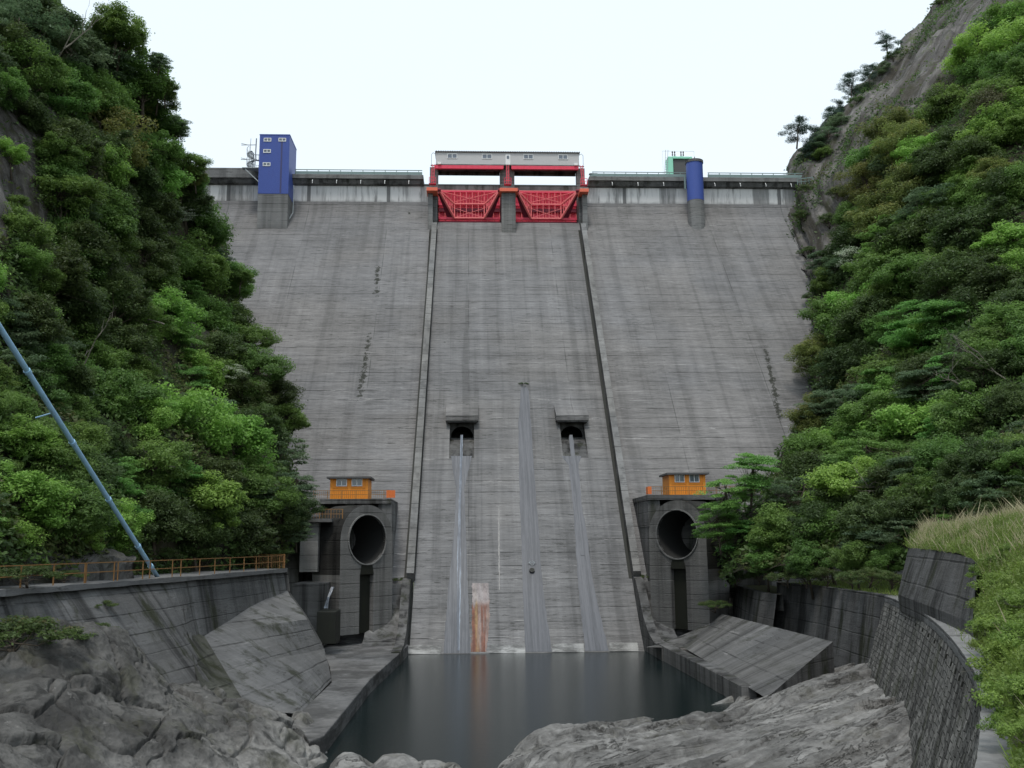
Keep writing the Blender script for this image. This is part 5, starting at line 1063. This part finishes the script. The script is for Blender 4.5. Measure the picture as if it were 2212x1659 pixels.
# shrubs
for i, (px, py, r_) in enumerate(((360, 1205, 34), (430, 1210, 36), (500, 1205, 32), (560, 1200, 34), (610, 1200, 22), (150, 1195, 34), (60, 1190, 30))): place_tree('L', px, py, r_, 'U', i, .1)
for i, (px, py, r_) in enumerate(((1735, 470, 22), (1745, 545, 20), (1760, 640, 20), (1790, 480, 24), (1810, 420, 22), (1740, 410, 14))): place_tree('R', px, py, r_, 'U', i, .5)
for i, (px, py, r_, d_) in enumerate(((1590, 1238, 30, 101), (1640, 1236, 30, 98), (1700, 1238, 34, 92), (1745, 1240, 30, 88), (1790, 1236, 36, 84), (1840, 1242, 30, 80), (1885, 1238, 36, 76), (1930, 1242, 32, 72), (1665, 1222, 34, 104), (1770, 1220, 38, 96), (1860, 1222, 38, 88))): place_tree('R', px, py+12, r_, 'U', i, d=d_)
# ground cover
def groundcover(name, P, n_, size, mat, cond=None, up_=.0, label=None, seed=3, aspect=.5, push=.3):
    rs = np.random.default_rng(seed); n0, m0 = P.shape[:2]; du = np.gradient(P, axis=0); dv = np.gradient(P, axis=1); nn = np.cross(du, dv); nn /= np.linalg.norm(nn, axis=-1, keepdims=True)+1e-9
    area = np.linalg.norm(np.cross(du, dv), axis=-1).ravel(); 
    if cond is not None: area = area*cond(P).ravel()
    idx = rs.choice(n0*m0, n_, p=area/area.sum()); c_ = P.reshape(-1, 3)[idx]+du.reshape(-1, 3)[idx]*rs.uniform(-.5, .5, (n_, 1))+dv.reshape(-1, 3)[idx]*rs.uniform(-.5, .5, (n_, 1)); N_ = nn.reshape(-1, 3)[idx]
    tow = CAM-c_; N_ = N_*np.sign((N_*tow).sum(1))[:, None]; c_ = c_+N_*rs.uniform(0, push, (n_, 1)); tint = np.clip(.5+.5*vnoise(c_, .35, 3, 7)+rs.uniform(-.25, .25, n_), 0, 1)
    me = leafmesh(name, c_, N_*.4+np.array([0, 0, .7]), size, tint, (vnoise(c_, .15, 3, 9) > .2)*rs.random(n_)*.8, mat, aspect, .6, rs); o = bpy.data.objects.new(name, me); COL.objects.link(o); props(o, label, 'plants', None, 'stuff'); return o
def condL(P):
    x, y, z = projpx(P); m_ = (z > 20) & (x > -150) & (x < 760) & (y > -100); bare = (x < 95) & (y > 230) & (y < 500); n_ = vnoise(P, .2, 3, 5) > -.55; return m_*n_*np.where(bare, .06, 1.)*(1/np.maximum(z, 20))
def condR(P):
    x, y, z = projpx(P); m_ = (z > 20) & (x > 1500) & (x < 2350) & (y > -100); lim = 2040-(y)*.86; cl_ = vnoise(P*np.array([1, 1, .5]), .12, 3, 6)
    bare = (x < np.where(y < 300, 2190-y*.95, 1905-(y-300)*.4)) & (y < 720); return m_*np.where(bare, np.where(cl_ > .1, .8, .04), 1.)/np.maximum(z, 20)
groundcover('undergrowth', HL, 110000, .22, LM['U'], condL, label='dense dark undergrowth covering the left slope between the trees', seed=3, push=.9)
groundcover('undergrowth', HR, 120000, .26, LM['U'], condR, label='patchy undergrowth on the right slope and cliff', seed=4, push=.9)
# grass
def grass(name, P, n_, hgt, wid, mat, cond, label, seed, lean=.35):
    rs = np.random.default_rng(seed); n0, m0 = P.shape[:2]; du = np.gradient(P, axis=0); dv = np.gradient(P, axis=1); area = np.linalg.norm(np.cross(du, dv), axis=-1).ravel()*cond(P).ravel()
    idx = rs.choice(n0*m0, n_, p=area/area.sum()); c_ = P.reshape(-1, 3)[idx]+du.reshape(-1, 3)[idx]*rs.uniform(-.5, .5, (n_, 1))+dv.reshape(-1, 3)[idx]*rs.uniform(-.5, .5, (n_, 1))
    h = hgt*rs.uniform(.3, 1.1, (n_, 1))*(1+.7*(rs.random((n_, 1)) < .06))*(1+.35*vnoise(c_, 1.2, 2, 14)[:, None]); t = rs.uniform(0, 6.283, (n_, 1)); s = np.c_[np.cos(t), np.sin(t), 0*t]; l_ = np.c_[rs.normal(0, lean, n_), rs.normal(0, lean, n_), np.zeros(n_)]*h; v = np.empty((n_, 4, 3)); v[:, 0] = c_-s*wid; v[:, 1] = c_+s*wid; m_ = c_+l_*.47; m_[:, 2] += h[:, 0]*.5
    v[:, 2] = c_+l_; v[:, 2, 2] += h[:, 0]*.95; v[:, 3] = m_-s*wid*.8
    me = bpy.data.meshes.new(name); me.vertices.add(4*n_); me.vertices.foreach_set('co', v.ravel().astype(np.float32)); me.loops.add(4*n_); me.loops.foreach_set('vertex_index', np.arange(4*n_, dtype=np.int32)); me.polygons.add(n_); me.polygons.foreach_set('loop_start', np.arange(0, 4*n_, 4, dtype=np.int32)); me.polygons.foreach_set('loop_total', np.full(n_, 4, dtype=np.int32)); me.update(calc_edges=True)
    at = me.attributes.new('tint', 'FLOAT', 'FACE'); at.data.foreach_set('value', rs.random(n_).astype(np.float32)); me.materials.append(mat); o = bpy.data.objects.new(name, me); COL.objects.link(o); props(o, label, 'grass', None, 'stuff')
def cAll(P): x, y, z = projpx(P); return ((x > 1900) & (x < 2330) & (z > 8))/np.maximum(z, 10)**1.4
def cFar(P): x, y, z = projpx(P); return ((x > 1900) & (x < 2330) & (z > 15))*np.clip((1290-y)/170, .12, 1)**1.5*np.clip(vnoise(P, .9, 3, 3)+.45, .02, 2)
grass('green_grass', BK, 70000, .42, .01, LM['Y'], cAll, 'yellow-green grass on the bank at the right edge', 5)
grass('dry_grass', BK, 9500, .85, .012, LM['S'], cFar, 'pale dry grass on top of the bank above the short dark wall', 6, .3)
groundcover('bank_plants', BK, 60000, .05, LM['Y'], cAll, label='bright leafy weeds covering the bank beside curved wall', seed=8, push=.45)
TP = np.array([P2, inner]); TP = loft([P2, inner], 12, 100)
grass('terrace_grass', TP, 12000, .4, .02, LM['Y'], lambda P: np.ones(P.shape[:2]), 'short green grass along the terrace behind the retaining wall', 7)
MODEL_Y = {}
for i, (px, py, d_, R_) in enumerate(((2150, 1300, 34, .9), (2190, 1260, 33, 1.0), (2205, 1340, 27, .9), (2160, 1390, 27, .7), (2205, 1420, 23, .8), (2172, 1470, 23, .55), (2215, 1500, 19, .7), (2190, 1560, 18.5, .45), (2150, 1230, 41, .8), (2210, 1200, 38, 1.0), (2225, 1290, 28, .8), (2180, 1330, 30, .7), (2230, 1380, 23, .7), (2218, 1580, 16.5, .4), (2130, 1345, 32, .5))):
    C_, Nn_, ti_, tp_, cl_ = crown_model('bush', 300+i % 3, 4., 5200, .16) if i < 3 else (None,)*5
    if i < 3: MODEL_Y[i] = (leafmesh('foliage', C_, Nn_, .17, ti_, tp_, LM['Y'], .42, .5, np.random.default_rng(i)), trunk_mesh('stem', cl_, 4., 'bush', 60+i, M['bark2']))
    fm, sm = MODEL_Y[i % 3]; t = bpy.data.objects.new('bank_bush', None); COL.objects.link(t); c_ = Dp(px, py, d_); t.location = V3(c_-np.array([0, 0, R_*.3])); t.scale = (R_/4*1.2, R_/4*1.2, R_/4*random.uniform(.9, 1.5)); t.rotation_euler = (0, 0, i*1.7)
    lv = 'beside the short dark wall' if py < 1310 else 'halfway down beside the curved wall' if py < 1450 else 'near the bottom by the path'
    props(t, f"yellow-green {'spreading' if R_ > .75 else 'small'} bush on the right bank {lv}", 'bush', 'yellow-green bushes on the right bank')
    for nme, me in (('foliage', fm), ('stem', sm)): o = bpy.data.objects.new(nme, me); COL.objects.link(o); o.parent = t
# plant on the chute and weeds
def tuft(px, py, onface, r_, label, sp='B', d=None):
    c_ = Fp(px, py)+NF*.1 if onface else Dp(px, py, d); cm, tm = model('U' if sp == 'B' else sp, 1); t = bpy.data.objects.new('weed_clump', None); COL.objects.link(t); t.location = V3(c_-np.array([0, 0, r_*.35])); t.scale = (r_/4*1.15, r_/4*1.15, r_/4*.8); props(t, label, 'plant')
    for nme, me in (('foliage', cm), ('stem', tm)): o = bpy.data.objects.new(nme, me); COL.objects.link(o); o.parent = t
tuft(1131, 828, True, .62, 'small green plant growing on the chute at the head of the centre streak')
tuft(862, 1250, True, .8, 'small weeds on the ledge at the foot of the left training wall')
tuft(1392, 1243, True, .9, 'small weeds on the ledge at the foot of the right training wall')
tuft(1545, 1300, False, 1.4, 'weeds hanging beside the right tunnel mouth above the sloping slab', d=100)
tuft(30, 1345, False, 2.2, 'weeds on the rocks below the left walkway at the picture edge', d=44); tuft(120, 1360, False, 1.4, 'weeds under the left walkway wall', d=46.5)
tuft(215, 1300, False, .8, 'small fern hanging on the left walkway wall', d=56); tuft(205, 1350, False, .9, 'low fern where the left walkway wall meets the rock', d=50)
tuft(60, 1228, False, 1.3, 'bright weeds on the left walkway behind railing at the picture edge', d=50); tuft(140, 1235, False, 1.0, 'bright weeds on the left walkway near the blue pipe', d=56)
